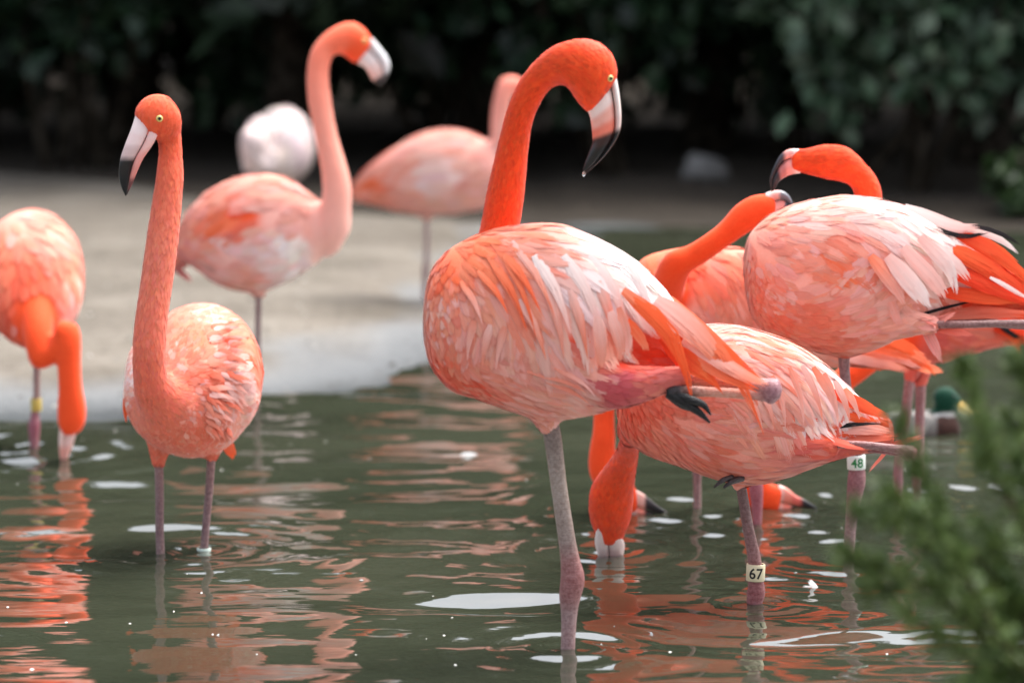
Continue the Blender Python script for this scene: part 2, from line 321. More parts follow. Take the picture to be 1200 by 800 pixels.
def bird(label, Y, body, neck, field, head=None, bill=None, bcol=None, split=.36, eyes=(), legs=(), folded=None, free=(), neckcol=None,
         voxel=.0055, cover=3.2, big_min=None, base_px=None, toes=None, neckfeather=True, lift=1.0, bands=(), gape=.03, extra=()):
    Y = Y * K_; mpp = Y / F
    bx_, by_ = base_px; g0 = P(bx_, by_, Y); root = empty('flamingo', (g0[0], Y, float(ground_z(g0[0], np.array(Y)))))
    tag(root, label, 'flamingo', 'flamingos in and around the pond')
    bc = pair_curve(body, Y, 5); parts = [rings(*bc[:3], 40)]
    nc = pair_curve(neck, Y, 6); parts.append(rings(*nc[:3], 24))
    for ex_ in extra: parts.append(rings(*pair_curve(ex_, Y, 5)[:3], 24))
    if head: parts.append(rings(*pair_curve(head, Y, 5)[:3], 24))
    for lg in legs:                                    # feathered thigh where each leg leaves the body
        if lg.get('thigh'):
            q = lg['thigh']; parts.append(tube([P(x, y, Y + d) for x, y, d, r in q], [r * mpp for x, y, d, r in q], 16))
    if folded: parts.append(tube([P(x, y, Y + d) for x, y, d, r in folded['thigh']], [r * mpp for x, y, d, r in folded['thigh']], 16))
    me = remesh(parts, voxel, 'body')
    V, T, ar = add_tri_sampling(me); fld = Field(field)
    NC, NT = nc[0], nc[3]; NR = (np.linalg.norm(nc[1], axis=1) + np.linalg.norm(nc[2], axis=1)) / 2; NR = np.minimum(NR, np.median(NR[:len(NR) * 2 // 3]) * 1.12)
    hc = None
    if head: hh = pair_curve(head, Y, 5); hc = (hh[0], np.linalg.norm(hh[1], axis=1))
    neckcol = neckcol or [(0, NK), (1, NK)]
    nk_t = [q[0] for q in neckcol]; nk_c = np.array([lin(q[1]) for q in neckcol]) * ALB
    def shade(X):
        """colour of the skin under the feathers, neckness, nearest neck station"""
        d = np.linalg.norm(X[:, None] - NC[None], axis=-1) / NR[None]; i = d.argmin(1); dm = d.min(1)
        # body surface distance: inside the neck tube -> neck, else body
        k = np.clip((2.15 - dm) / 1.0, 0, 1)
        if hc is not None:
            dh = (np.linalg.norm(X[:, None] - hc[0][None], axis=-1) / np.maximum(hc[1], .012)[None]).min(1); k = np.maximum(k, np.clip((1.7 - dh) / .4, 0, 1)); 
            i = np.where(dh < dm, len(NC) - 1, i)
        tt = i / (len(NC) - 1); cn = np.stack([np.interp(tt, nk_t, nk_c[:, j]) for j in range(3)], -1)
        wt = fld.wts(proj(X)); cb = (wt @ fld.cm) * ALB
        k = k * k * (3 - 2 * k)
        return cb * (1 - k[:, None]) + cn * k[:, None], k, i, wt
    c, kk, ii, _ = shade(V)
    sh = np.array(parent_loc(root)); me.vertices.foreach_set('co', (V - sh).astype(np.float32).ravel())
    ca = me.color_attributes.new('Col', 'FLOAT_COLOR', 'POINT'); ca.data.foreach_set('color', np.hstack([c, np.ones((len(c), 1))]).astype(np.float32).ravel())
    me.polygons.foreach_set('use_smooth', [True] * len(me.polygons)); me.materials.clear(); me.materials.append(M_down); me.update()
    bo = bpy.data.objects.new('body', me); COL.objects.link(bo); bo.parent = root
    bvh = BVHTree.FromPolygons([tuple(v) for v in V], [tuple(q) for q in T])
    # ---- feathers that hug the surface
    Wm = fld.W * mpp; Lm = fld.L * mpp; amin = max((Lm * Wm).min() * .5, 1e-5)
    nn = int(ar.sum() / amin * cover); nn = min(nn, 30000)
    ti = rng.choice(len(T), nn, p=ar / ar.sum()); r1, r2 = rng.random(nn), rng.random(nn); fl = r1 + r2 > 1; r1[fl], r2[fl] = 1 - r1[fl], 1 - r2[fl]
    X = V[T[ti, 0]] + (V[T[ti, 1]] - V[T[ti, 0]]) * r1[:, None] + (V[T[ti, 2]] - V[T[ti, 0]]) * r2[:, None]
    cX, kX, iX, wX = shade(X)
    small, nearw, farw, bigs = Mesh(), Mesh(), Mesh(), []
    Lx, Wx = wX @ fld.L, wX @ fld.W; D2 = wX @ fld.dir
    order = rng.permutation(nn)
    for j in order:
        neckish = kX[j] > .5
        if neckish:
            if not neckfeather: continue
            l, wd = rng.uniform(11, 16) * mpp, 5.0 * mpp
        else:
            l, wd = 1.45 * Lx[j] * rng.uniform(.75, 1.2) * mpp, 1.2 * Wx[j] * rng.uniform(.8, 1.15) * mpp
            l *= 1 - .45 * kX[j] * 2
        if rng.random() > amin * 2.0 / (l * wd) * (1.0 if not neckish else .55): continue
        p = Vector(X[j]); hit = bvh.find_nearest(p); n = hit[1]
        if neckish:
            d = Vector(-NT[iX[j]]); col = cX[j] * np.clip(rng.normal(1, .06), .82, 1.15) * np.array([1, rng.uniform(.93, 1.08), rng.uniform(.92, 1.1)])
            lf0, lf1 = -.0006, .0008
        else:
            a = D2[j]; d = Vector(RT * a[0] - UP * a[1] + np.array([0, 1, 0]) * a[2]) + Vector(rng.normal(0, .13, 3))
            si = rng.choice(len(fld.s), p=wX[j]); pal = fld.s[si][5]; cc = lin(pal[rng.integers(len(pal))]) * ALB; mf = .74 if Lx[j] > 16 else .45; cc = cc * (1 - mf) + (wX[j] @ fld.cm) * ALB * mf
            m_ = kX[j]; col = (cc * (1 - m_) + cX[j] * m_) * rng.uniform(.93, 1.06) * np.array([1, rng.uniform(.95, 1.04), rng.uniform(.94, 1.05)])
            lf0, lf1 = -.001, (.0014 + .013 * l) * lift * rng.uniform(.6, 1.4)
        d = d - n * d.dot(n)
        if d.length < 1e-3: continue
        d.normalize(); big = (not neckish) and l > 20 * mpp and wd > 7.5 * mpp
        tt = TB if big else TS; C, Wd, Nn = [], [], []; q = p.copy(); last = 0
        dr = n.copy()
        for s_ in tt:
            q = q + d * (s_ - last) * l; last = s_
            h_ = bvh.find_nearest(q)
            if h_[0] is None: break
            n2 = h_[1]; surf = h_[0]
            # leave the surface where it turns away too fast (rump, silhouette)
            if (surf - q).length > .02: surf = q; n2 = n
            q = surf.copy(); d = d - n2 * d.dot(n2); d.normalize(); n = n2
            C.append(np.array(surf + n2 * (lf0 + (lf1 - lf0) * s_ ** 1.3))); Nn.append(np.array(n2)); Wd.append(np.array(n2.cross(d).normalized()))
        if len(C) < len(tt): continue
        tip = np.clip(col * np.array([1.01, 1.05, 1.06]), 0, .95)
        vis = n.dot(Vector(CAM) - p) > 0
        if big_min and big and vis and wd > big_min * mpp and len(bigs) < 230:
            bm_ = Mesh(); blade(bm_, np.array(C), np.array(Wd), np.array(Nn), wd, col, True, tip); bigs.append((l * wd, bm_))
        else:
            blade(small if not big else (nearw if vis else farw), np.array(C), np.array(Wd), np.array(Nn), wd, col, big, tip, n=3 if neckish else None)
    # ---- feathers with a path of their own (tertials, tail)
    freeb = []
    for fr in free:
        pts, wpx, c1, c2 = fr[0], fr[1], fr[2], fr[3]; kind = fr[4] if len(fr) > 4 else 'w'
        if 'h' in kind:
            Cn = []
            for k_, (x, y, d) in enumerate(pts):
                v_ = Vector(P(x, y, Y) - CAM).normalized(); h_ = bvh.ray_cast(Vector(CAM), v_); Cn.append(np.array(h_[0] + h_[1] * (.003 + .002 * k_)) if h_[0] is not None else P(x, y, Y + d))
            Cn = np.array(Cn)
        else: Cn = np.array([P(x, y, Y + d) for x, y, d in pts])
        Cs = crom(Cn, 8); idx = np.interp(TB, np.linspace(0, 1, len(Cs)), np.arange(len(Cs)))
        C = np.stack([np.interp(idx, np.arange(len(Cs)), Cs[:, k]) for k in range(3)], -1); Tn = nrm(np.gradient(C, axis=0))
        view = nrm(CAM - C); view = nrm(view + np.array([.1, 0, .35])); Wd = nrm(np.cross(Tn, view)); Nn = nrm(np.cross(Wd, Tn)); Nn *= np.sign((Nn * view).sum(1, keepdims=True))
        bm_ = Mesh(); blade(bm_, C, Wd, Nn, wpx * mpp, lin(c1) * ALB, True, lin(c2) * ALB, taper=('t' in kind)); freeb.append(bm_)
    if small.n: tag(small.build('plumage', M_feather, root), kind='stuff')
    wing = None
    if nearw.n: wing = tag(nearw.build('wing', M_feather, root), kind='stuff')
    if farw.n: tag(farw.build('wing', M_feather, root), kind='stuff')
    for _, b_ in bigs: b_.build('feather', M_feather, wing or root)
    for b_ in freeb: b_.build('feather', M_feather, wing or root)
    # ---- bill: two mandibles with a narrow gape between them
    if bill:
        def mand(f0, f1, cols, nm, rat):
            st = []
            for (x1, y1, x2, y2, dy) in bill:
                st.append((x1 + (x2 - x1) * f0, y1 + (y2 - y1) * f0, x1 + (x2 - x1) * f1, y1 + (y2 - y1) * f1, dy, rat))
            C, A, B, _ = pair_curve(st, Y, 5); Vv, ff = rings(C, A, B, 18)
            ct = np.linspace(0, 1, len(cols)); cl = np.array([lin(q) for q in cols]) * .9
            tt = np.repeat(np.linspace(0, 1, len(C)), 18); tt = np.append(tt, [0, 1]); q_ = tt * (len(cols) - 1); fq = q_ - np.floor(q_); tt = (np.floor(q_) + np.clip((fq - .3) / .4, 0, 1)) / (len(cols) - 1); cc = np.stack([np.interp(tt, ct, cl[:, k]) for k in range(3)], -1)
            return Mesh().add(Vv, ff, cc).build(nm, M_bill, root)
        mand(0, split, bcol[0], 'upper_bill', 1.15 / max(split, .2) * .30)
        mand(split + gape, 1.0, bcol[1], 'lower_bill', .62)
    for ex, ey, er in eyes:
        d = Vector(P(ex, ey, Y) - CAM).normalized(); h_ = bvh.ray_cast(Vector(CAM), d)
        if h_[0] is None: continue
        n = (h_[1] * .75 - d * .5).normalized(); r = er * mpp; c0 = np.array(h_[0] - n * r * .35)
        m4 = n.to_track_quat('Z', 'Y').to_matrix(); Vv, ff, cc = [], [], []
        for i_ in range(10):
            for j_ in range(16):
                a_, b_ = math.pi * (i_ + .02) / 9.1, 2 * math.pi * j_ / 16; Vv.append(c0 + r * np.array(m4 @ Vector((math.sin(a_) * math.cos(b_), math.sin(a_) * math.sin(b_), math.cos(a_)))))
                cc.append(lin(BK) if a_ < .45 else lin((222, 205, 120)) if a_ < 1.1 else lin((90, 50, 40)))
        ff = [(i_ * 16 + j_, i_ * 16 + (j_ + 1) % 16, (i_ + 1) * 16 + (j_ + 1) % 16, (i_ + 1) * 16 + j_) for i_ in range(9) for j_ in range(16)]
        Mesh().add(Vv, ff, np.array(cc)).build('eye', M_eye, root)
    # ---- legs down to the pond floor with a webbed foot
    for lg in legs:
        q = lg['pts']; pts = [P(x, y, Y + d) for x, y, d, r in q]; rad = [r * mpp for *_, r in q]; cl = list(lg['cols'])
        e = pts[-1]; gz = float(ground_z(e[0], np.array(e[1])))
        if e[2] - gz > .015: pts += [np.array([e[0] - .004, e[1], (e[2] + gz) / 2]), np.array([e[0] - .006, e[1], gz + .008])]; rad += [rad[-1], rad[-1]]; cl += [cl[-1], cl[-1]]
        Vv, ff = tube(pts, rad, 14, 6); nr = (len(Vv) - 2) // 14; ct = np.linspace(0, 1, len(cl)); clr = np.array([lin(k) for k in cl]) * .62; gy = clr.mean(1, keepdims=True); clr = clr * .72 + gy * np.array([1.08, .98, .90]) * .28
        tt = np.append(np.repeat(np.linspace(0, 1, nr), 14), [0, 1]); cc = np.stack([np.interp(tt, ct, clr[:, k]) for k in range(3)], -1)
        ml = Mesh().add(Vv, ff, cc); e = pts[-1]; fx = lg.get('dir', -1)
        tips = []
        for a_ in (-.5, 0, .5):
            tp = e + np.array([fx * .085 * math.cos(a_), .085 * math.sin(a_) , -.004]); tips.append(tp)
            ml.add(*tube([e, (e + tp) / 2 + np.array([0, 0, .004]), tp], [.006, .005, .002], 8, 3), clr[-1])
        ml.add([e, tips[0], tips[1], tips[2]], [(0, 1, 2), (0, 2, 3)], clr[-1]); ml.build('leg', M_leg, root)
    if folded:
        ml = Mesh()
        for q, cols in folded['segs']:
            pts = [P(x, y, Y + d) for x, y, d, r in q]; Vv, ff = tube(pts, [r * mpp for *_, r in q], 12, 6); nr = (len(Vv) - 2) // 12
            ct = np.linspace(0, 1, len(cols)); clr = np.array([lin(k) for k in cols]) * .9; tt = np.append(np.repeat(np.linspace(0, 1, nr), 12), [0, 1])
            ml.add(Vv, ff, np.stack([np.interp(tt, ct, clr[:, k]) for k in range(3)], -1))
        ml.build('leg', M_leg, root)
    for bx, by, bd, br, bh, txt, rc, tcol, tilt in bands: band(root, P(bx, by, Y + bd), br * mpp, bh * mpp, txt, rc, tcol, tilt)
    for lg in legs:
        e = P(lg['pts'][-1][0], lg['pts'][-1][1], Y + lg['pts'][-1][2]); SRC.append((e[0], e[1], .0024, .085))
    return root, bvh
def band(root, c, r, h, txt, rc, tcol, tilt):
    seg = 28; V = []; rot = Matrix.Rotation(tilt, 3, 'Y')
    for z in (-.5, -.46, .46, .5):
        for j in range(seg):
            a = 2 * math.pi * j / seg; k = r * (1 if abs(z) < .48 else .95); V.append(c + np.array(rot @ Vector((k * math.cos(a), k * math.sin(a), z * h))))
    for z in (.5, -.5):
        for j in range(seg):
            a = 2 * math.pi * j / seg; V.append(c + np.array(rot @ Vector((r * .8 * math.cos(a), r * .8 * math.sin(a), z * h))))
    f = [(i * seg + j, i * seg + (j + 1) % seg, (i + 1) * seg + (j + 1) % seg, (i + 1) * seg + j) for i in range(3) for j in range(seg)]
    f += [(3 * seg + j, 3 * seg + (j + 1) % seg, 4 * seg + (j + 1) % seg, 4 * seg + j) for j in range(seg)]
    f += [(j, 5 * seg + j, 5 * seg + (j + 1) % seg, (j + 1) % seg) for j in range(seg)]
    bo = Mesh().add(V, f, lin(rc) * .85).build('leg_band', M_band, root)
    if not txt: return
    cu = bpy.data.curves.new('number', 'FONT'); cu.body = txt; cu.size = 1; cu.offset = .018; cu.align_x = 'CENTER'; cu.align_y = 'CENTER'; cu.resolution_u = 4
    o = bpy.data.objects.new('tmp', cu); COL.objects.link(o); dg = bpy.context.evaluated_depsgraph_get(); dg.update(); me = bpy.data.meshes.new_from_object(o.evaluated_get(dg))
    bm = bmesh.new(); bm.from_mesh(me); bmesh.ops.triangulate(bm, faces=bm.faces); bmesh.ops.subdivide_edges(bm, edges=bm.edges, cuts=4, use_grid_fill=True); bmesh.ops.triangulate(bm, faces=bm.faces); bm.to_mesh(me); bm.free(); tv = np.array([v.co[:] for v in me.vertices]); fs = [tuple(p.vertices) for p in me.polygons]; bpy.data.objects.remove(o); bpy.data.meshes.remove(me)
    tv -= (tv.max(0) + tv.min(0)) / 2; ext = tv.max(0) - tv.min(0); k = .66 * h / ext[1]; kx_ = min(k, 1.6 * r / ext[0]); V = []
    for x, y, _ in tv:
        a = x * kx_ / r - math.pi / 2; V.append(c + np.array(rot @ Vector((r * 1.012 * math.cos(a), r * 1.012 * math.sin(a), y * k))))
    Mesh().add(V, fs, lin(tcol)).build('number', M_band, bo, smooth=False)

LG = [(196, 160, 152), (176, 140, 134), (190, 130, 128), (205, 130, 130), (188, 140, 140)]
#BIRDS
exec_birds = True
def A():
    fld = [(505, 385, 85, 12, 8, [CO, SA, PP]), (512, 430, 50, 12, 8, [RO, CO]), (545, 455, 20, 14, 8, [CO, SA, RO]), (520, 315, 70, 15, 10, [OR, OL, CO]),
           (520, 350, 75, 14, 9, [OL, PP, SA]), (550, 350, 60, 18, 10, [PP, OL, SA]), (550, 290, 40, 24, 12, [OR, OL, OL]), (590, 275, 18, 36, 12, [OL, PP, OR]), (580, 320, 50, 44, 14, [OR, OL, PP]),
           (608, 345, 62, 52, 15, [OR, OL, PP]), (620, 285, 15, 50, 15, [WP, OL, PP]), (660, 280, 20, 62, 20, [WP, WP, PP]), (705, 295, 30, 64, 20, [WP]), (650, 320, 42, 66, 22, [WP, PP, PP]),
           (700, 335, 48, 66, 20, [WP, PP]), (745, 325, 48, 56, 18, [WP]), (640, 370, 68, 58, 19, [PP, SA, PP]), (680, 375, 74, 54, 19, [PP, PP, OL]), (720, 370, 70, 50, 17, [PP, SA, OL]),
           (560, 385, 105, 34, 13, [SA, PP, CO]), (585, 395, 100, 32, 13, [SA, PP]), (610, 402, 90, 26, 12, [SA, CO, PP]), (530, 410, 95, 16, 9, [CO, SA]), (560, 425, 20, 26, 9, [SA, PP, CO]),
           (610, 440, 12, 44, 9, [SA, PP]), (650, 440, 25, 44, 10, [SA, PP, PP]), (610, 465, 20, 36, 9, [CO, SA, PP]), (650, 475, 40, 34, 9, [SA, PP]), (680, 408, 20, 40, 12, [RO]), (730, 405, 15, 40, 12, [RO]), (775, 400, 20, 40, 12, [RO]),
           (644, 496, 85, 9, 7, [SA, PP]), (630, 488, 60, 14, 8, [SA, PP]), (662, 488, 60, 12, 8, [SA, PP]), (705, 455, 5, 20, 12, [RS, (205, 85, 95)]), (750, 450, -5, 22, 11, [RS, SA]), (790, 440, 0, 24, 10, [SA, RS]), (830, 425, 20, 30, 11, [RO, SA])]
    d = -.11
    free = [([(735, 345, d), (775, 375, d - .01), (800, 420, d - .01), (811, 473, d)], 21, OR, (250, 100, 50), 't'),
            ([(730, 340, d), (762, 365, d - .005), (790, 410, d), (800, 440, d)], 18, OL, OR, 't'),
            ([(768, 352, d + .02), (800, 375, d + .01), (830, 405, d + .01), (848, 430, d + .02)], 30, PP, OL),
            ([(775, 365, d + .03), (825, 395, d + .02), (868, 440, d + .01), (895, 509, d + .01)], 27, OL, OR, 't'),
            ([(790, 385, d + .04), (840, 410, d + .03), (875, 440, d + .03), (888, 475, d + .03)], 28, OR, OR, 't'),
            ([(770, 370, d + .04), (820, 405, d + .04), (850, 430, d + .04), (872, 448, d + .04)], 26, WP, PP),
            ([(735, 375, d), (745, 388, d), (754, 402, d), (757, 412, d)], 13, OR, OL), ([(715, 365, d - .01), (722, 385, d - .015), (728, 405, d - .01), (727, 425, d)], 15, PP, SA),
            ([(700, 370, d - .02), (704, 395, d - .025), (705, 415, d - .015), (703, 432, d)], 16, PP, SA), ([(725, 360, d - .01), (732, 380, d - .01), (736, 400, d), (736, 418, d)], 12, SA, PP),
            ([(790, 395, .0), (820, 420, 0), (850, 440, 0), (880, 450, 0)], 26, RO, RO), ([(780, 410, -.03), (810, 430, -.03), (840, 444, -.03), (870, 450, -.03)], 24, RO, OR),
            ([(785, 350, .06), (830, 395, .05), (865, 425, .04), (890, 445, .04)], 18, OL, OR), ([(770, 390, -.05), (800, 420, -.05), (815, 440, -.05), (820, 452, -.05)], 22, RO, RO),
            ([(800, 398, -.085), (840, 420, -.1), (872, 440, -.1), (900, 452, -.095)], 20, PP, OL), ([(805, 412, -.085), (840, 432, -.1), (865, 446, -.1), (888, 458, -.095)], 20, OL, OR), ([(790, 405, -.085), (815, 428, -.1), (835, 446, -.1), (848, 462, -.095)], 20, OR, OR, 't'), ([(775, 395, -.09), (800, 420, -.1), (822, 436, -.1), (840, 448, -.1)], 20, RO, OR)]
    for x0, y0, x1, y1, wv, c1, c2 in [(578, 286, 634, 366, 13, OL, OR), (572, 300, 618, 388, 12, OL, OR), (560, 318, 596, 368, 10, OL, OR), (600, 284, 650, 372, 11, PP, OL), (590, 300, 628, 392, 9, OL, OR), (626, 300, 668, 390, 15, WP, PP), (640, 330, 660, 418, 14, PP, SA), (660, 300, 706, 400, 17, WP, PP), (668, 340, 688, 420, 14, PP, OL), (690, 300, 738, 395, 17, WP, PP), (610, 350, 640, 420, 12, PP, OL), (540, 330, 566, 380, 9, OL, PP), (556, 375, 548, 420, 10, SA, PP), (575, 380, 566, 428, 10, PP, SA), (592, 382, 582, 430, 10, SA, PP), (700, 330, 722, 412, 14, PP, OL), (720, 300, 765, 372, 16, WP, WP), (618, 434, 690, 458, 7, SA, SA), (640, 446, 694, 470, 7, SA, SA), (650, 430, 700, 462, 7, SA, PP)]:
        free.append(([(x0, y0, d), (x0 + (x1 - x0) * .4, y0 + (y1 - y0) * .28, d), (x0 + (x1 - x0) * .75, y0 + (y1 - y0) * .62, d), (x1, y1, d)], wv, c1, c2, 'th'))
    bird('large flamingo at centre with arched orange neck, white back and one leg tucked up', 11.13,
        [(497, 362, 497, 395, 0, .9), (504, 322, 505, 428, 0, .8), (524, 294, 528, 456, 0, .72), (558, 276, 556, 466, 0, .66), (608, 264, 596, 480, 0, .62), (655, 263, 640, 492, 0, .6), (696, 279, 680, 488, 0, .6), (735, 300, 715, 480, 0, .58), (766, 327, 752, 466, 0, .55), (790, 356, 790, 453, 0, .5), (820, 390, 820, 445, 0, .5), (850, 418, 848, 440, 0, .6)],
        [(515, 400, 565, 380, .04, 1), (540, 330, 596, 318, .10, 1), (560, 277, 609, 264, .12, 1), (570, 226, 615, 224, .11, 1), (583, 170, 619.5, 173, .09, 1), (593, 131, 626, 138, .07, 1), (610, 92, 643, 106, .05, 1), (638, 61, 658, 99, .03, 1), (664, 48, 668, 102, .01, .9), (692, 46, 674, 116, 0, .78), (713, 57, 682, 126, 0, .72), (723, 76, 688, 132, 0, .66), (724, 92, 692, 133, 0, .55)],
        fld, bill=[(722, 88, 686, 126, 0), (725, 104, 691, 136, 0), (727.5, 124, 693, 147, 0), (728, 143, 694, 158, 0), (725, 158, 694, 168, 0), (715, 175, 689, 181, 0), (702, 190, 685, 192, 0), (686, 204, 683, 199, 0)],
        bcol=([(245, 235, 230), (244, 232, 228), (242, 222, 216), (236, 205, 198), BK, BK, BK, BK], [(248, 235, 230), (250, 225, 218), (245, 175, 160), (243, 130, 108), (60, 35, 35), BK, BK, BK]), split=.2,
        eyes=[(715, 92, 4.6)], base_px=(665, 770),
        legs=[dict(thigh=[(640, 455, 0, 34), (640, 480, 0, 22), (643, 498, 0, 13), (646, 508, 0, 9)], pts=[(643, 490, 0, 10), (648, 515, 0, 10.5), (655, 570, 0, 9.6), (664, 630, 0, 10.2), (668, 655, 0, 11.5), (671, 678, 0, 14.5), (668, 698, 0, 13), (667, 718, 0, 9.8), (666, 745, 0, 8.6), (665, 770, 0, 8.6)],
                   cols=[(180, 150, 140), (170, 145, 135), (205, 180, 165), (190, 160, 150), (200, 125, 122), (196, 110, 110), (195, 120, 120), (195, 150, 150), (200, 150, 152), (195, 150, 150)])],
        folded=dict(thigh=[(690, 440, -.05, 32), (725, 452, -.08, 27), (770, 447, -.08, 17), (810, 440, -.08, 11)],
                    segs=[([(800, 443, -.07, 9), (850, 449, -.07, 7.5), (885, 452, -.07, 9), (899, 456, -.07, 14), (908, 459, -.07, 15), (915, 461, -.07, 6)], [SA, SA, (205, 150, 145), (170, 118, 122), (160, 112, 120), (150, 105, 112)]),
                          ([(900, 463, -.07, 8), (870, 461, -.08, 6.5), (830, 459, -.09, 6), (795, 458, -.1, 7), (782, 461, -.1, 6)], [(170, 120, 124), (225, 160, 140), (220, 150, 130), (60, 50, 52), BK]),
                          ([(782, 460, -.1, 6), (800, 470, -.105, 6), (818, 482, -.105, 4.5), (832, 495, -.105, 1.2)], [BK, BK]), ([(790, 461, -.1, 6), (808, 468, -.11, 5.5), (824, 474, -.11, 4), (833, 486, -.11, 1)], [BK, BK]), ([(785, 462, -.09, 6), (800, 474, -.09, 5), (815, 480, -.09, 3)], [BK, BK])]),
        free=free, big_min=9.5)
def B():
    z = .9; wingf = []
    for i in range(64):                                # ruffled coverts of the folded wing on the right
        y0 = rng.uniform(380, 505); x0 = rng.uniform(244, 276) - abs(y0 - 440) * .12; a_ = R(np.interp(y0, [380, 440, 505], [-28, 2, 42]) + rng.normal(0, 12)); ln_ = rng.uniform(13, 24)
        wingf.append(([(x0 + ln_ * q * math.cos(a_ + .3 * q), y0 + ln_ * q * math.sin(a_ + .3 * q), 0) for q in (0, .33, .66, 1)], rng.uniform(6, 9), [SA, PP, SA, CO][i % 4], [PP, PP, SA, SA][i % 4], 'th'))
    fld = [(205, 372, -80, 11, 9, [SA, CO, SA], z), (240, 368, -60, 14, 10, [SA, PP, CO], z), (272, 385, -20, 20, 10, [SA, CO, OL], z), (296, 415, 60, 26, 11, [OR, OL], .5), (303, 440, 70, 28, 11, [OR], .4), (288, 455, 15, 20, 11, [PP, WP, SA], .5), (270, 435, -10, 18, 10, [PP, SA, WP], .4),
           (255, 415, -30, 14, 9, [SA, PP, CO], .6), (235, 400, -60, 10, 8, [SA, CO, OL], z), (245, 450, 0, 12, 8, [SA, CO], .3), (222, 470, 50, 9, 7, [CO, CO, SA, PP], .2), (185, 495, 110, 9, 7, [SA, CO, CO], .2), (240, 510, 80, 9, 7, [CO, CO, SA], .3), (280, 500, 50, 11, 8, [SA, PP], .4), (156, 445, 150, 11, 8, [PP, WP, SA], .6), (165, 480, 130, 9, 7, [SA, CO], .5)]
    bird('flamingo facing the camera on two legs with upright neck and black-tipped bill', 12.84,
        [(204, 462, 204, 492, -.17, 1), (203, 430, 206, 517, -.13, 1.02), (210, 398, 213, 530, -.07, 1.02), (221, 374, 221, 535, 0, .90), (229, 361, 228, 534, .08, .84), (240, 356, 240, 515, .18, .85), (250, 368, 250, 475, .28, .8), (258, 395, 258, 440, .36, .8)],
        [(178, 512, 245, 448, -.04, 1), (169, 494, 218, 446, -.12, 1), (158, 462, 197, 440, -.19, 1), (155, 416, 194, 416, -.22, 1), (158, 377, 196, 377, -.22, 1), (164, 335, 202, 335, -.21, 1), (170, 292, 208, 292, -.2, 1), (176, 250, 212, 250, -.19, 1), (183, 207, 215, 207, -.18, 1), (186, 175, 213, 172, -.17, 1), (184, 150, 212, 142, -.17, 1)],
        fld, head=[(204, 122, 212, 138, -.17, .9), (194, 112, 211, 153, -.175, .85), (180, 110, 203, 160, -.185, .85), (167, 116, 191, 163, -.195, .85), (159, 128, 182, 162, -.205, .8), (158, 138, 176, 158, -.21, .7)],
        bill=[(159, 134, 187, 150, -.205), (154, 150, 184, 160, -.215), (147, 168, 179, 170, -.22), (141, 186, 168, 186, -.225), (139, 204, 161, 201, -.225), (142, 219, 155, 216, -.222), (147, 230, 149, 228, -.22)],
        bcol=([(245, 225, 222), (246, 225, 222), (244, 215, 212), (215, 185, 182), BK, BK, BK, BK], [(250, 205, 195), (246, 205, 198), (245, 190, 180), (240, 160, 150), (235, 150, 140), (120, 70, 70), BK]), split=.62,
        eyes=[(187, 139, 4.4)], base_px=(215, 653), neckcol=[(0, (248, 140, 112)), (.2, (246, 122, 96)), (.6, (250, 138, 112)), (.9, (250, 112, 78)), (1, (252, 106, 70))], extra=[[(270, 430, 270, 462, -.10, .7), (272, 396, 272, 498, -.04, .55), (276, 380, 276, 504, .06, .48), (276, 380, 276, 490, .18, .48), (272, 400, 272, 460, .28, .5)], [(166, 432, 166, 470, -.07, .5), (165, 408, 165, 492, .0, .40), (167, 398, 167, 484, .12, .40), (175, 410, 175, 460, .22, .42)]],
        legs=[dict(thigh=[(190, 500, 0, 24), (186, 522, 0, 13), (186, 540, 0, 8), (186, 548, 0, 6)], pts=[(186, 535, 0, 5.4), (187, 580, 0, 5.2), (187, 620, 0, 5), (188, 653, 0, 5.2)], cols=[(196, 140, 138), (176, 128, 132), (170, 124, 130), (180, 140, 140)]),
              dict(thigh=[(246, 505, .03, 24), (248, 528, .03, 11), (248, 540, .03, 6)], pts=[(248, 530, .03, 5.2), (245, 575, .03, 4.8), (241, 620, .03, 4.6), (239, 652, .03, 4.8)], cols=[(196, 140, 138), (176, 128, 132), (170, 124, 130), (180, 140, 140)])],
        free=[([(262, 515, .12), (268, 524, .12), (272, 530, .12), (273, 538, .12)], 15, OL, OR), ([(290, 400, .1), (303, 425, .12), (305, 450, .13), (298, 480, .14)], 14, OR, OR, 't'), ([(283, 385, .1), (298, 405, .12), (306, 430, .13), (306, 455, .14)], 13, OL, OR, 't'), ([(150, 455, .1), (147, 475, .12), (147, 488, .13), (148, 495, .13)], 8, OR, OR, 't')] + wingf,
        big_min=8.5, bands=[(239, 646, .03, 8.5, 9, '', (196, 214, 205), BK, 0)])
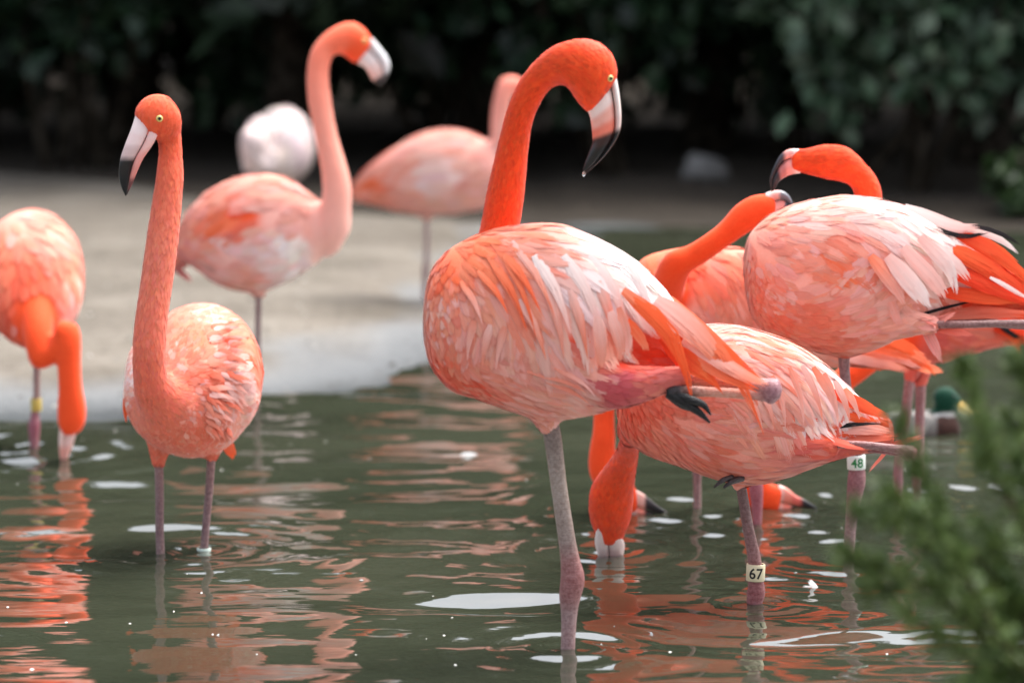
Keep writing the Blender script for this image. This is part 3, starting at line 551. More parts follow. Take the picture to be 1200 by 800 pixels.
def C():
    fld = [(30, 260, 60, 26, 13, [SA, PP, CO], .4), (60, 265, 70, 26, 13, [SA, PP, CO], .4), (80, 310, 80, 24, 12, [CO, SA], .3), (40, 320, 90, 22, 12, [CO, CO, RO], .2), (90, 350, 100, 22, 11, [SA, PP], .4), (40, 375, 90, 14, 9, [CO, RO], 0), (0, 300, 90, 22, 11, [CO, OL], .3)]
    bird('flamingo cut by the left edge with neck looped down and head in the water', 15.5,
        [(40, 385, 42, 400, -.17, 1), (38, 340, 40, 408, -.13, 1.05), (38, 295, 39, 402, -.06, 1.05), (36, 262, 38, 385, .03, .98), (36, 246, 38, 360, .12, .98), (38, 248, 38, 330, .22, .9), (40, 268, 40, 310, .32, .8)],
        [(22, 360, 62, 352, -.10, 1), (26, 388, 62, 382, -.17, 1), (31, 412, 61, 398, -.2, 1), (42, 432, 60, 405, -.21, 1), (62, 428, 63, 400, -.22, 1), (78, 412, 58, 392, -.225, 1), (66, 378, 72, 404, -.23, 1), (88, 378, 76, 400, -.23, 1), (95, 395, 66, 398, -.235, 1), (95, 430, 67, 432, -.24, 1), (97, 455, 68, 455, -.24, 1), (101, 476, 67, 476, -.24, .85), (101, 492, 67, 492, -.24, .8), (96, 504, 70, 504, -.24, .8), (88, 510, 74, 510, -.24, .8)],
        fld, bill=[(70, 500, 92, 502, -.24), (69, 512, 88, 512, -.24), (69, 522, 85, 522, -.24), (70, 535, 80, 535, -.24), (72, 545, 76, 545, -.24)], bcol=([(245, 215, 205), (245, 210, 200), (240, 170, 155), BK], [(245, 215, 205), (245, 200, 190), (240, 170, 155), BK]), base_px=(42, 525), voxel=.007, neckfeather=False, cover=1.8,
        legs=[dict(thigh=[(42, 385, -.05, 20), (44, 415, -.05, 10), (43, 430, -.05, 6)], pts=[(43, 415, -.05, 4.5), (43, 460, -.05, 4.2), (41, 485, -.05, 5), (40, 498, -.05, 7), (40, 512, -.05, 6), (40, 528, -.05, 5)], cols=[(200, 160, 155), (205, 170, 165), (205, 120, 140), (205, 95, 125), (205, 110, 130), (205, 140, 150)])],
        bands=[(42.5, 474, -.05, 6.5, 15, '', (205, 185, 95), BK, 0)])
def D():
    fld = [(330, 218, 168, 24, 13, [PP, SA, OL]), (285, 215, 165, 24, 12, [OL, SA, PP]), (290, 248, 150, 26, 12, [OR, RO]), (265, 258, 155, 22, 11, [OR, OL]), (250, 235, 155, 22, 12, [OL, PP]), (320, 255, 170, 24, 13, [PP, PP, SA]), (240, 280, 170, 22, 11, [PP, OL]), (280, 300, 178, 22, 12, [PP, SA, WP]), (330, 300, 190, 18, 11, [WP, PP]), (365, 270, 170, 16, 11, [PP, SA]), (345, 292, 180, 14, 10, [WP]), (300, 330, 180, 16, 10, [SA, PP]), (225, 300, 165, 22, 10, [SA, RS, PP]), (212, 312, 165, 20, 9, [RS, (170, 100, 100)])]
    bird('pale pink flamingo in shallow water by the bank, head raised with whitish bill', 16.6,
        [(402, 255, 392, 285, -.03, .9), (388, 240, 375, 304, -.02, .85), (368, 232, 350, 322, 0, .8), (345, 214, 325, 335, 0, .75), (318, 204, 298, 342, 0, .7), (283, 207, 268, 338, 0, .68), (250, 221, 244, 325, .02, .66), (226, 242, 224, 310, .04, .62), (212, 268, 212, 312, .06, .55), (203, 295, 203, 318, .08, .5)],
        [(372, 300, 400, 278, -.02, 1), (372, 268, 410, 272, -.05, 1), (376, 240, 412, 244, -.06, 1), (377, 209, 411, 211, -.06, 1), (368, 157, 396, 158, -.05, 1), (360.5, 119, 389, 119, -.04, 1), (359, 85, 386, 86, -.03, 1), (366, 55, 391, 65, -.02, 1), (388, 33, 399, 64, -.01, .95), (413, 25, 404, 66, 0, .8), (431, 37, 410, 72, 0, .75), (438, 50, 418, 76, 0, .65)],
        fld, bill=[(436, 44, 419, 75, 0), (446, 56, 427, 79, 0), (454, 67, 432, 86, 0), (457, 78, 435, 92, 0), (454, 90, 439, 97, 0), (446, 101, 443, 99, 0)], bcol=([(225, 215, 215), (238, 238, 240), (240, 240, 242), (235, 232, 232), (90, 80, 80), BK], [(240, 225, 222), (245, 230, 226), (246, 214, 206), (240, 200, 190), (60, 50, 50), BK]), base_px=(302, 485), voxel=.008, neckfeather=False, cover=1.8,
        neckcol=[(0, (250, 195, 182)), (.35, (250, 165, 145)), (.7, (250, 125, 95)), (.9, (250, 95, 55)), (1, (250, 90, 50))], eyes=[(427, 48, 3.2)],
        legs=[dict(thigh=[(303, 320, 0, 18), (303, 340, 0, 8), (303, 350, 0, 5)], pts=[(303, 340, 0, 3.8), (302, 400, 0, 3.6), (301, 425, 0, 5.5), (300, 450, 0, 3.8), (299, 485, 0, 3.8)], cols=[(190, 150, 150), (175, 140, 142), (185, 140, 142), (175, 140, 142)])],
        free=[([(225, 268, .02), (215, 285, .02), (207, 300, .03), (204, 318, .04)], 12, OL, SA), ([(240, 290, .02), (222, 302, .02), (210, 312, .03), (202, 320, .04)], 13, SA, (160, 95, 95))])
def E():
    fld = [(500, 165, 170, 24, 12, [PP, SA]), (550, 165, 170, 22, 12, [PP, SA]), (460, 185, 160, 24, 11, [PP, OL]), (445, 212, 165, 22, 10, [OR, OL]), (520, 210, 178, 20, 11, [PP, PP, WP]), (570, 210, 170, 16, 10, [PP, SA]), (500, 240, 178, 16, 10, [SA, PP]), (430, 232, 170, 20, 9, [OL, PP])]
    bird('light pink flamingo on the sand bank behind the curved orange neck', 21.0,
        [(607, 195, 606, 222, 0, .9), (596, 180, 594, 236, 0, .85), (574, 166, 566, 244, 0, .78), (545, 154, 538, 250, 0, .72), (508, 153, 502, 252, 0, .68), (472, 167, 472, 249, 0, .66), (444, 185, 448, 243, 0, .62), (424, 203, 428, 238, 0, .55), (413, 216, 413, 234, 0, .5)],
        [(580, 225, 606, 214, 0, 1), (578, 190, 607, 192, -.02, 1), (575, 160, 600, 162, -.03, 1), (575, 138, 598, 138, -.03, 1), (579, 112, 601, 114, -.03, 1), (586, 92, 604, 108, -.02, .95), (603, 88, 606, 114, -.01, .8), (617, 97, 611, 116, 0, .75), (623, 106, 615, 119, 0, .65)],
        fld, bill=[(623, 104, 615, 120, 0), (628, 112, 620, 124, 0), (629, 122, 622, 130, 0), (625, 134, 622, 134, 0)], bcol=([(235, 225, 225), (238, 225, 222), BK, BK], [(240, 225, 222), (240, 190, 180), BK, BK]), base_px=(500, 375), voxel=.010, neckfeather=False, cover=1.6,
        neckcol=[(0, (250, 195, 182)), (.5, (250, 160, 142)), (1, (250, 120, 92))],
        legs=[dict(thigh=[(500, 235, 0, 13), (500, 252, 0, 6), (500, 260, 0, 4)], pts=[(500, 250, 0, 3.2), (500, 300, 0, 3), (499, 318, 0, 4.6), (498, 335, 0, 3), (497, 376, 0, 3)], cols=[(225, 180, 178), (205, 165, 165), (200, 150, 155), (190, 155, 155)])],
        free=[([(450, 205, .0), (435, 212, 0), (424, 217, 0), (414, 222, 0)], 12, OR, OL), ([(455, 225, 0), (438, 229, 0), (426, 233, 0), (414, 238, 0)], 12, OL, PP)])
def Fl():
    W2 = (214, 200, 198)
    fld = [(320, 140, 120, 22, 12, [W2, (225, 200, 198)], .3), (350, 165, 100, 20, 12, [W2, (225, 200, 198)], .3), (295, 180, 110, 20, 11, [W2, (225, 200, 198)], 0), (330, 190, 90, 18, 11, [W2, (228, 190, 186)], .2)]
    bird('white flamingo far back on the bank, hunched with head tucked', 24.5,
        [(334, 182, 334, 198, -.15, 1), (334, 158, 334, 207, -.11, .95), (334, 141, 334, 213, -.05, .88), (333, 129, 333, 214, .03, .84), (331, 125, 331, 208, .12, .84), (328, 132, 328, 196, .22, .9), (330, 146, 330, 176, .3, .8)],
        [(318, 196, 342, 190, -.10, 1), (302, 178, 322, 200, -.18, 1), (296, 160, 312, 186, -.2, 1), (290, 150, 304, 172, -.2, 1), (281, 158, 300, 166, -.2, 1), (280, 176, 298, 178, -.2, .9), (283, 192, 297, 192, -.2, .8)],
        fld, bill=[(283, 188, 297, 188, -.2), (285, 197, 296, 197, -.2), (288, 206, 294, 206, -.2)], bcol=([(235, 225, 225), (238, 215, 212), BK], [(240, 225, 222), (240, 210, 200), BK]), base_px=(330, 281), voxel=.012, neckfeather=False, cover=1.6, neckcol=[(0, W2), (1, (235, 205, 200))], extra=[[(308, 134, 312, 158, -.10, .8), (294, 140, 308, 186, -.15, .6), (286, 156, 306, 204, -.17, .5), (286, 184, 304, 212, -.17, .45), (292, 204, 300, 216, -.16, .4)], [(345, 140, 345, 165, -.06, .8), (352, 148, 352, 196, -.02, .5), (352, 160, 352, 205, .06, .5)]],
        legs=[dict(thigh=[(331, 195, 0, 12), (331, 212, 0, 6), (331, 220, 0, 3)], pts=[(331, 208, 0, 2.8), (331, 240, 0, 2.6), (331, 258, 0, 3.8), (331, 281, 0, 2.6)], cols=[(205, 165, 165), (195, 155, 155)])])
def G():
    fld = [(735, 485, 45, 14, 8, [RO, CO, CO]), (755, 470, 15, 18, 8, [CO, SA, RO]), (760, 510, 20, 22, 8, [CO, SA]), (790, 470, -5, 32, 9, [SA, CO]), (800, 500, 5, 34, 9, [SA, CO, PP]), (810, 530, 12, 32, 9, [SA, CO]), (860, 545, 5, 38, 9, [SA, CO, PP]), (850, 510, 0, 36, 9, [SA, PP]),
           (830, 390, 8, 48, 8, [PP, OL, WP]), (865, 392, 20, 56, 9, [OL, PP, OR]), (900, 405, 35, 58, 9, [PP, WP, OL]), (940, 425, 48, 56, 9, [WP, PP, PP]), (880, 440, 50, 54, 10, [PP, OL, WP]), (860, 470, 65, 44, 11, [PP, SA, OL]), (910, 470, 68, 46, 10, [PP, SA, OL]), (950, 460, 60, 46, 8, [WP, PP]), (980, 465, 50, 34, 8, [WP, PP]),
           (945, 505, 10, 30, 10, [RO, OR]), (900, 520, 0, 34, 10, [CO, RS]), (960, 535, 5, 30, 9, [RS, CO]), (900, 550, 0, 36, 9, [SA, PP, RS]), (1005, 490, 15, 30, 9, [OR, RO]), (1010, 520, 5, 30, 9, [SA, RS])]
    d = -.09
    free = [([(975, 460, d + .04), (1000, 470, d + .05), (1020, 480, d + .06), (1042, 488, d + .07)], 18, RO, OR), ([(960, 470, d + .04), (990, 482, d + .05), (1010, 490, d + .06), (1030, 494, d + .07)], 16, OR, OR), ([(970, 500, d + .05), (1000, 500, d + .05), (1025, 503, d + .06), (1046, 508, d + .07)], 18, PP, SA), ([(955, 505, d + .04), (985, 499, d + .04), (1010, 496, d + .05), (1035, 497, d + .06)], 5, BK, BK), ([(950, 520, d + .05), (990, 515, d + .05), (1025, 512, d + .06), (1055, 512, d + .07)], 14, SA, CO)]
    for i, (x, y, ln) in enumerate([(925, 430, 78), (940, 428, 80), (953, 430, 78), (966, 437, 70), (978, 446, 58), (990, 455, 44), (905, 440, 70), (888, 450, 66), (870, 455, 60), (855, 455, 55)]):
        a = R(66 - i % 3 * 5); free.append(([(x, y, d), (x + ln * .3 * math.cos(a), y + ln * .3 * math.sin(a), d - .012), (x + ln * .65 * math.cos(a * 1.08), y + ln * .65 * math.sin(a * 1.08), d - .016), (x + ln * .9 * math.cos(a * 1.15), y + ln * .9 * math.sin(a * 1.15), d - .012)], 8 + i % 3, [SA, PP, OL][i % 3], [PP, SA, PP][i % 3], 't'))
    bird('flamingo with leg band 67 bending its neck straight down into the water', 11.84,
        [(728, 470, 729, 492, .17, .9), (738, 440, 741, 516, .16, .8), (768, 406, 767, 534, .12, .72), (808, 384, 805, 547, .06, .66), (850, 380, 845, 561, 0, .62), (890, 388, 885, 567, 0, .6), (930, 403, 922, 559, 0, .6), (965, 426, 958, 545, 0, .58), (993, 452, 990, 535, 0, .54), (1018, 474, 1020, 530, 0, .5), (1045, 492, 1046, 528, 0, .5)],
        [(735, 455, 775, 500, .15, 1), (727, 488, 757, 515, .24, 1), (727, 510, 750, 520, .33, 1), (720, 533, 748, 536, .42, 1), (706, 553, 745, 556, .48, .95), (693, 570, 743, 573, .51, .85), (689.5, 589, 742, 591, .53, .8), (691, 608, 739, 609, .55, .75), (697, 624, 733, 624, .56, .7), (701, 636, 728, 636, .57, .7)],
        fld, bill=[(704, 594, 709, 598, .51), (700, 612, 718, 616, .53), (697, 634, 731, 634, .56), (700, 648, 731, 648, .58), (704, 664, 726, 664, .6), (710, 680, 718, 680, .62)], bcol=([(225, 215, 212), (235, 226, 224), (235, 222, 218), (225, 205, 200), (200, 160, 155), BK], [(225, 205, 200), (235, 220, 216), (235, 215, 210), (225, 195, 190), (200, 160, 155), BK]), split=.45, gape=.0, base_px=(884, 717), big_min=8.0, free=free,
        legs=[dict(thigh=[(862, 530, 0, 26), (865, 555, 0, 14), (866, 568, 0, 9), (868, 575, 0, 7)], pts=[(867, 562, 0, 6.6), (871, 585, 0, 6.4), (877, 620, 0, 6.8), (884, 655, 0, 8), (886, 680, 0, 9), (886, 694, 0, 11), (884, 706, 0, 9.5), (883, 717, 0, 7)], cols=[(170, 115, 112), (150, 105, 104), (172, 120, 118), (190, 120, 118), (190, 100, 104), (190, 92, 98), (200, 110, 118), (195, 130, 135)])],
        folded=dict(thigh=[(900, 530, -.03, 26), (940, 525, -.05, 20), (980, 522, -.06, 13)], segs=[([(970, 520, -.06, 5), (1010, 521, -.07, 4.6), (1050, 526, -.07, 5.5), (1066, 531, -.06, 10), (1074, 532, -.06, 6)], [(175, 115, 112), (150, 110, 108), (160, 105, 108), (180, 110, 115)]), ([(1066, 531, -.03, 5), (1000, 526, 0, 4), (920, 540, 0, 4), (866, 556, -.02, 5)], [(165, 110, 112), (150, 100, 102), (90, 70, 72)]), ([(870, 560, -.05, 4), (858, 564, -.07, 3.5), (848, 571, -.08, 1.5)], [(70, 55, 55), (50, 42, 44)]), ([(858, 559, -.06, 3.5), (846, 563, -.08, 3), (837, 571, -.085, 1.2)], [(70, 55, 55), (50, 42, 44)])]),
        bands=[(885.5, 670, 0, 11.3, 20, '67', (226, 214, 178), (18, 18, 18), R(2))])
def Hh():
    fld = [(760, 380, 20, 26, 12, [CO, SA, OL]), (820, 400, 20, 26, 12, [SA, CO]), (720, 430, 60, 14, 9, [CO, RO])]
    bird('flamingo mostly hidden behind the central bird, only lowered neck and black bill showing', 13.8,
        [(700, 425, 701, 450, 0, .9), (712, 385, 713, 462, 0, .75), (750, 355, 748, 470, 0, .66), (800, 350, 795, 476, 0, .6), (845, 365, 838, 470, 0, .56), (880, 395, 876, 455, 0, .5), (905, 425, 902, 445, 0, .5)],
        [(705, 440, 740, 430, 0, 1), (694, 462, 724, 460, -.03, 1), (695, 487, 721, 487, -.04, 1), (693, 510, 722, 510, -.05, 1), (689, 533, 722, 530, -.05, .95), (689, 552, 728, 540, -.05, .85), (698, 572, 735, 550, -.05, .8), (716, 592, 740, 560, -.05, .75), (735, 602, 745, 570, -.05, .7), (747, 604, 748, 576, -.05, .65)],
        fld, bill=[(738, 603, 742, 572, -.05), (750, 605, 752, 577, -.05), (760, 606, 760, 583, -.05), (772, 606, 771, 592, -.05), (788, 606, 786, 602, -.05)], bcol=([(245, 215, 205), (243, 150, 130), BK, BK, BK], [(248, 225, 220), (246, 190, 175), (50, 40, 42), BK, BK]), base_px=(817, 598), voxel=.008, neckfeather=False, cover=1.4,
        legs=[dict(pts=[(812, 460, 0, 5), (815, 520, 0, 4.8), (817, 545, 0, 6.5), (817, 565, 0, 4.8), (817, 598, 0, 4.8)], cols=[(200, 150, 150), (190, 150, 150), (190, 130, 135), (190, 150, 150)], thigh=[(810, 440, 0, 18), (812, 470, 0, 8), (813, 480, 0, 5)])])
def I():
    fld = [(760, 310, 60, 22, 11, [OL, CO, OR]), (790, 305, 40, 22, 11, [CO, OL]), (800, 345, 70, 24, 12, [PP, SA, OL]), (830, 310, 50, 32, 12, [OL, OR, PP]), (860, 310, 55, 32, 12, [OL, PP, OR]), (840, 350, 70, 30, 12, [PP, OL]), (810, 375, 80, 22, 11, [PP, SA]), (950, 400, 20, 26, 11, [PP, OL]), (1030, 410, 20, 26, 11, [OR, OL, SA])]
    bird('orange-backed flamingo behind the central bird, stretching its head right to spar', 13.45,
        [(742, 335, 743, 365, 0, .9), (750, 305, 752, 395, 0, .8), (785, 292, 783, 415, 0, .68), (825, 289, 820, 428, 0, .62), (870, 291, 862, 432, 0, .6), (915, 310, 905, 432, 0, .58), (960, 340, 950, 430, 0, .55), (1005, 375, 1000, 430, 0, .5), (1050, 402, 1048, 432, 0, .5), (1080, 415, 1080, 432, 0, .5)],
        [(760, 360, 800, 340, -.06, 1), (768, 318, 806, 326, -.14, 1), (782, 297, 812, 316, -.18, 1), (804, 288, 824, 310, -.19, 1), (822, 277, 838, 300, -.2, 1), (842, 262, 858, 286, -.2, 1), (862, 240, 876, 274, -.2, .85), (880, 229, 889, 267, -.2, .78), (896, 226, 902, 261, -.2, .7), (908, 227, 910, 254, -.2, .65)],
        fld, bill=[(897, 226, 898, 260, -.2), (908, 223, 909, 256, -.2), (918, 224, 915, 251, -.2), (926, 231, 918, 248, -.2), (931, 243, 922, 249, -.2)], bcol=([(250, 235, 230), (246, 190, 180), (120, 125, 135), (110, 115, 125), (60, 60, 66)], [(252, 240, 235), (246, 175, 165), (240, 160, 150), (90, 95, 105), (60, 60, 66)]), base_px=(887, 621), voxel=.007, neckfeather=False, cover=1.8,
        legs=[dict(thigh=[(884, 410, 0, 22), (886, 440, 0, 10), (886, 450, 0, 6)], pts=[(886, 440, 0, 5.5), (886, 540, 0, 5.5), (886, 572, 0, 8.5), (887, 590, 0, 7), (887, 621, 0, 5.5)], cols=[(210, 130, 140), (215, 105, 125), (215, 95, 118), (215, 110, 130)])],
        free=[([(1000, 395, -.05), (1035, 405, -.06), (1065, 412, -.06), (1090, 425, -.06)], 22, OR, OL), ([(1020, 392, -.05), (1050, 402, -.06), (1075, 418, -.06), (1096, 440, -.06)], 20, OR, OR), ([(990, 420, -.04), (1020, 422, -.05), (1045, 428, -.05), (1066, 436, -.05)], 13, PP, SA), ([(1010, 412, -.045), (1040, 416, -.055), (1060, 422, -.055), (1080, 432, -.055)], 12, OL, PP)])
def K():
    fld = [(880, 325, 70, 10, 7, [CO, SA]), (885, 365, 50, 10, 7, [CO, SA]), (905, 385, 30, 12, 8, [CO, CO, SA]), (905, 345, 30, 14, 9, [CO, SA, PP]), (900, 290, 25, 22, 12, [SA, PP, OL]), (940, 260, 8, 30, 13, [PP, OL, WP]), (990, 242, 8, 36, 14, [WP, PP]), (940, 295, 20, 26, 13, [OL, SA, PP]), (975, 275, 25, 34, 13, [OL, OR, PP]), (960, 310, 40, 28, 13, [OR, OL]), (1005, 300, 60, 34, 14, [PP, SA, OR]),
           (1035, 310, 60, 38, 15, [PP, OL, OR]), (1030, 270, 35, 42, 15, [WP, PP]), (1060, 262, 30, 44, 14, [WP, PP]), (935, 330, -35, 26, 12, [PP, SA]), (965, 338, -38, 28, 13, [PP, SA]), (995, 342, -45, 28, 14, [PP]), (1020, 355, -35, 26, 13, [PP, SA]), (940, 375, -15, 22, 12, [SA, CO]), (985, 385, -15, 26, 12, [SA, CO, PP]), (1030, 385, -20, 28, 11, [SA, PP]), (960, 405, 0, 18, 10, [CO, SA]),
           (1065, 310, 55, 44, 16, [PP, WP]), (1085, 290, 45, 40, 14, [PP, WP]), (1075, 350, 50, 36, 15, [PP, SA]), (1120, 330, 25, 36, 12, [RO, OR]), (1110, 358, 0, 30, 11, [RO]), (1165, 330, 25, 36, 12, [RO, OR]), (1150, 295, 20, 36, 12, [RO, OR])]
    d = -.1
    free = [([(1040, 300, d - .01), (1062, 325, d - .02), (1078, 345, d - .02), (1090, 360, d - .01)], 24, PP, WP), ([(1058, 290, d), (1082, 315, d - .01), (1100, 335, d - .01), (1108, 350, d)], 20, PP, PP), ([(1078, 278, d + .01), (1100, 300, d), (1116, 318, d), (1120, 345, d + .01)], 18, PP, WP), ([(1090, 285, d + .02), (1112, 303, d + .01), (1126, 315, d + .01), (1136, 328, d + .02)], 16, WP, PP), ([(1020, 300, d - .01), (1040, 322, d - .02), (1052, 340, d - .02), (1060, 356, d - .01)], 18, OL, PP),
            ([(1060, 243, -.02), (1095, 258, -.02), (1125, 268, -.02), (1148, 266, -.02)], 18, WP, PP), ([(1095, 266, -.03), (1120, 277, -.03), (1140, 277, -.03), (1160, 272, -.03)], 6, BK, BK), ([(1120, 265, -.01), (1150, 266, -.01), (1175, 274, -.01), (1196, 287, -.01)], 6, (60, 50, 52), BK), ([(1130, 268, -.02), (1160, 275, -.02), (1180, 285, -.02), (1194, 298, -.02)], 8, PP, WP), ([(1120, 272, -.02), (1150, 285, -.03), (1180, 305, -.03), (1212, 332, -.02)], 22, RO, OR), ([(1110, 290, -.04), (1145, 305, -.05), (1180, 328, -.05), (1215, 355, -.04)], 22, OR, RO),
            ([(1100, 310, -.05), (1135, 325, -.06), (1175, 342, -.06), (1212, 358, -.05)], 20, RO, RO), ([(1095, 340, -.05), (1130, 345, -.06), (1165, 350, -.06), (1205, 352, -.05)], 18, RO, OR), ([(1160, 325, -.06), (1180, 335, -.065), (1195, 345, -.065), (1212, 352, -.06)], 6, WP, PP), ([(1068, 372, -.05), (1095, 364, -.055), (1120, 357, -.055), (1146, 352, -.05)], 4, BK, BK), ([(1085, 370, -.02), (1130, 366, -.03), (1170, 366, -.03), (1215, 368, -.02)], 16, SA, CO)]
    bird('flamingo with leg band 48 at right, round pink body and head curved left', 12.72,
        [(871.5, 302, 872, 325, 0, .9), (879, 274, 881, 371, 0, .8), (904, 251, 905, 394, 0, .72), (939, 238, 940, 407, 0, .68), (985, 230, 976, 416, 0, .64), (1030, 234, 1012, 413, 0, .6), (1065, 244, 1045, 399, 0, .58), (1098, 262, 1076, 381, 0, .55), (1132, 280, 1112, 368, 0, .5), (1170, 304, 1155, 362, 0, .45), (1215, 330, 1210, 362, 0, .45)],
        [(960, 300, 1000, 320, .06, 1), (985, 265, 1025, 270, .12, 1), (1001, 240, 1034, 238, .14, 1), (998, 219, 1030, 213, .14, 1), (986, 213, 1014, 191, .14, .95), (971, 211, 993, 172, .14, .85), (952, 206, 968, 169, .14, .8), (936, 202, 945, 174, .14, .75), (926, 202, 928, 175, .14, .65)],
        fld, bill=[(936, 174.5, 938, 203, .14), (924, 175, 926, 205, .14), (914, 182, 918, 209, .14), (906, 197, 913, 213, .14), (902, 211, 910, 218, .14), (904, 225, 907, 223, .14)], bcol=([(252, 240, 235), (247, 170, 160), (60, 55, 62), (40, 40, 46), (40, 40, 46), BK], [(252, 240, 235), (246, 160, 150), (200, 120, 115), (45, 45, 52), (40, 40, 46), BK]), base_px=(995, 660), big_min=10, free=free, voxel=.006,
        legs=[dict(thigh=[(990, 385, 0, 26), (990, 408, 0, 13), (989, 420, 0, 8)], pts=[(989, 408, 0, 7), (990, 440, 0, 6.5), (997, 500, 0, 7), (1003, 540, 0, 8.5), (1004, 560, 0, 11), (1002, 575, 0, 10), (999, 595, 0, 7.5), (996, 625, 0, 6.8), (994, 660, 0, 7)], cols=[(190, 130, 130), (185, 130, 132), (185, 130, 135), (195, 125, 132), (195, 115, 125), (190, 115, 125), (190, 130, 140), (195, 145, 150), (195, 145, 150)])],
        folded=dict(thigh=[(1030, 380, -.04, 22), (1070, 380, -.06, 13), (1100, 381, -.07, 8)], segs=[([(1080, 380, -.07, 5), (1130, 380, -.08, 4.6), (1180, 379, -.08, 4.6), (1225, 380, -.08, 6), (1240, 383, -.08, 11), (1250, 384, -.08, 5)], [(150, 105, 102), (140, 105, 102), (150, 112, 110), (160, 112, 114)]), ([(1240, 382, -.06, 7), (1180, 380, -.03, 5), (1120, 376, -.0, 5), (1030, 390, 0, 5)], [(165, 120, 122), (150, 105, 106), (150, 105, 106), (90, 70, 72)])]),
        bands=[(1003.5, 541, 0, 11, 17, '48', (232, 238, 230), (22, 120, 62), R(-2))])
def J():
    fld = [(1080, 400, 20, 22, 10, [CO, RS]), (1130, 390, 10, 24, 10, [CO, RS, SA]), (1180, 395, 10, 24, 10, [RO, OR]), (1100, 340, 10, 26, 11, [CO, SA])]
    bird('coral flamingo at right edge behind the others, feeding with bill at the water', 13.9,
        [(1052, 380, 1053, 398, 0, .9), (1062, 350, 1064, 415, 0, .78), (1090, 320, 1090, 426, 0, .66), (1125, 315, 1122, 420, 0, .6), (1165, 325, 1160, 408, 0, .56), (1200, 345, 1196, 404, 0, .5), (1240, 375, 1238, 400, 0, .5)],
        [(1070, 395, 1080, 360, 0, 1), (1050, 415, 1052, 385, -.02, 1), (1020, 440, 1010, 412, -.04, 1), (980, 470, 962, 446, -.05, 1), (940, 500, 918, 480, -.05, 1), (912, 530, 888, 518, -.05, 1), (900, 552, 870, 552, -.05, .9), (902, 568, 872, 588, -.05, .8), (908, 566, 892, 602, -.05, .75), (918, 570, 912, 602, -.05, .65)],
        fld, bill=[(912, 600, 912, 567, -.05), (922, 600, 923, 572, -.05), (932, 600, 933, 580, -.05), (944, 600, 945, 586, -.05), (958, 600, 957, 594, -.05)], bcol=([(248, 190, 175), (245, 140, 120), BK, BK, BK], [(250, 220, 212), (246, 150, 130), (225, 110, 95), BK, BK]), base_px=(1068, 596), voxel=.008, neckfeather=False, cover=1.5,
        legs=[dict(thigh=[(1078, 400, 0, 20), (1070, 430, 0, 12), (1066, 450, 0, 8)], pts=[(1068, 430, 0, 7), (1062, 480, 0, 6), (1054, 540, 0, 6), (1052, 570, 0, 6), (1051, 597, 0, 5)], cols=[(225, 150, 150), (205, 140, 145), (200, 125, 138), (200, 130, 142)]), dict(thigh=[(1088, 400, .05, 18), (1080, 435, .05, 12), (1078, 455, .05, 8)], pts=[(1079, 435, .05, 7), (1078, 480, .05, 6), (1076, 540, .05, 6), (1075, 570, .05, 6), (1075, 595, .05, 5)], cols=[(225, 150, 150), (205, 140, 145), (205, 125, 138), (200, 130, 142)])],
        free=[([(1165, 385, -.05), (1180, 388, -.05), (1192, 398, -.05), (1194, 420, -.05)], 12, RO, OR), ([(1170, 380, -.055), (1182, 386, -.055), (1190, 392, -.055), (1194, 398, -.055)], 10, BK, BK), ([(1160, 375, -.05), (1185, 380, -.05), (1205, 390, -.05), (1225, 400, -.05)], 16, RO, RO)])
for fn in (A, B, C, D, E, Fl, G, Hh, I, K, J): fn()
#END_BIRDS
exec_rest = True

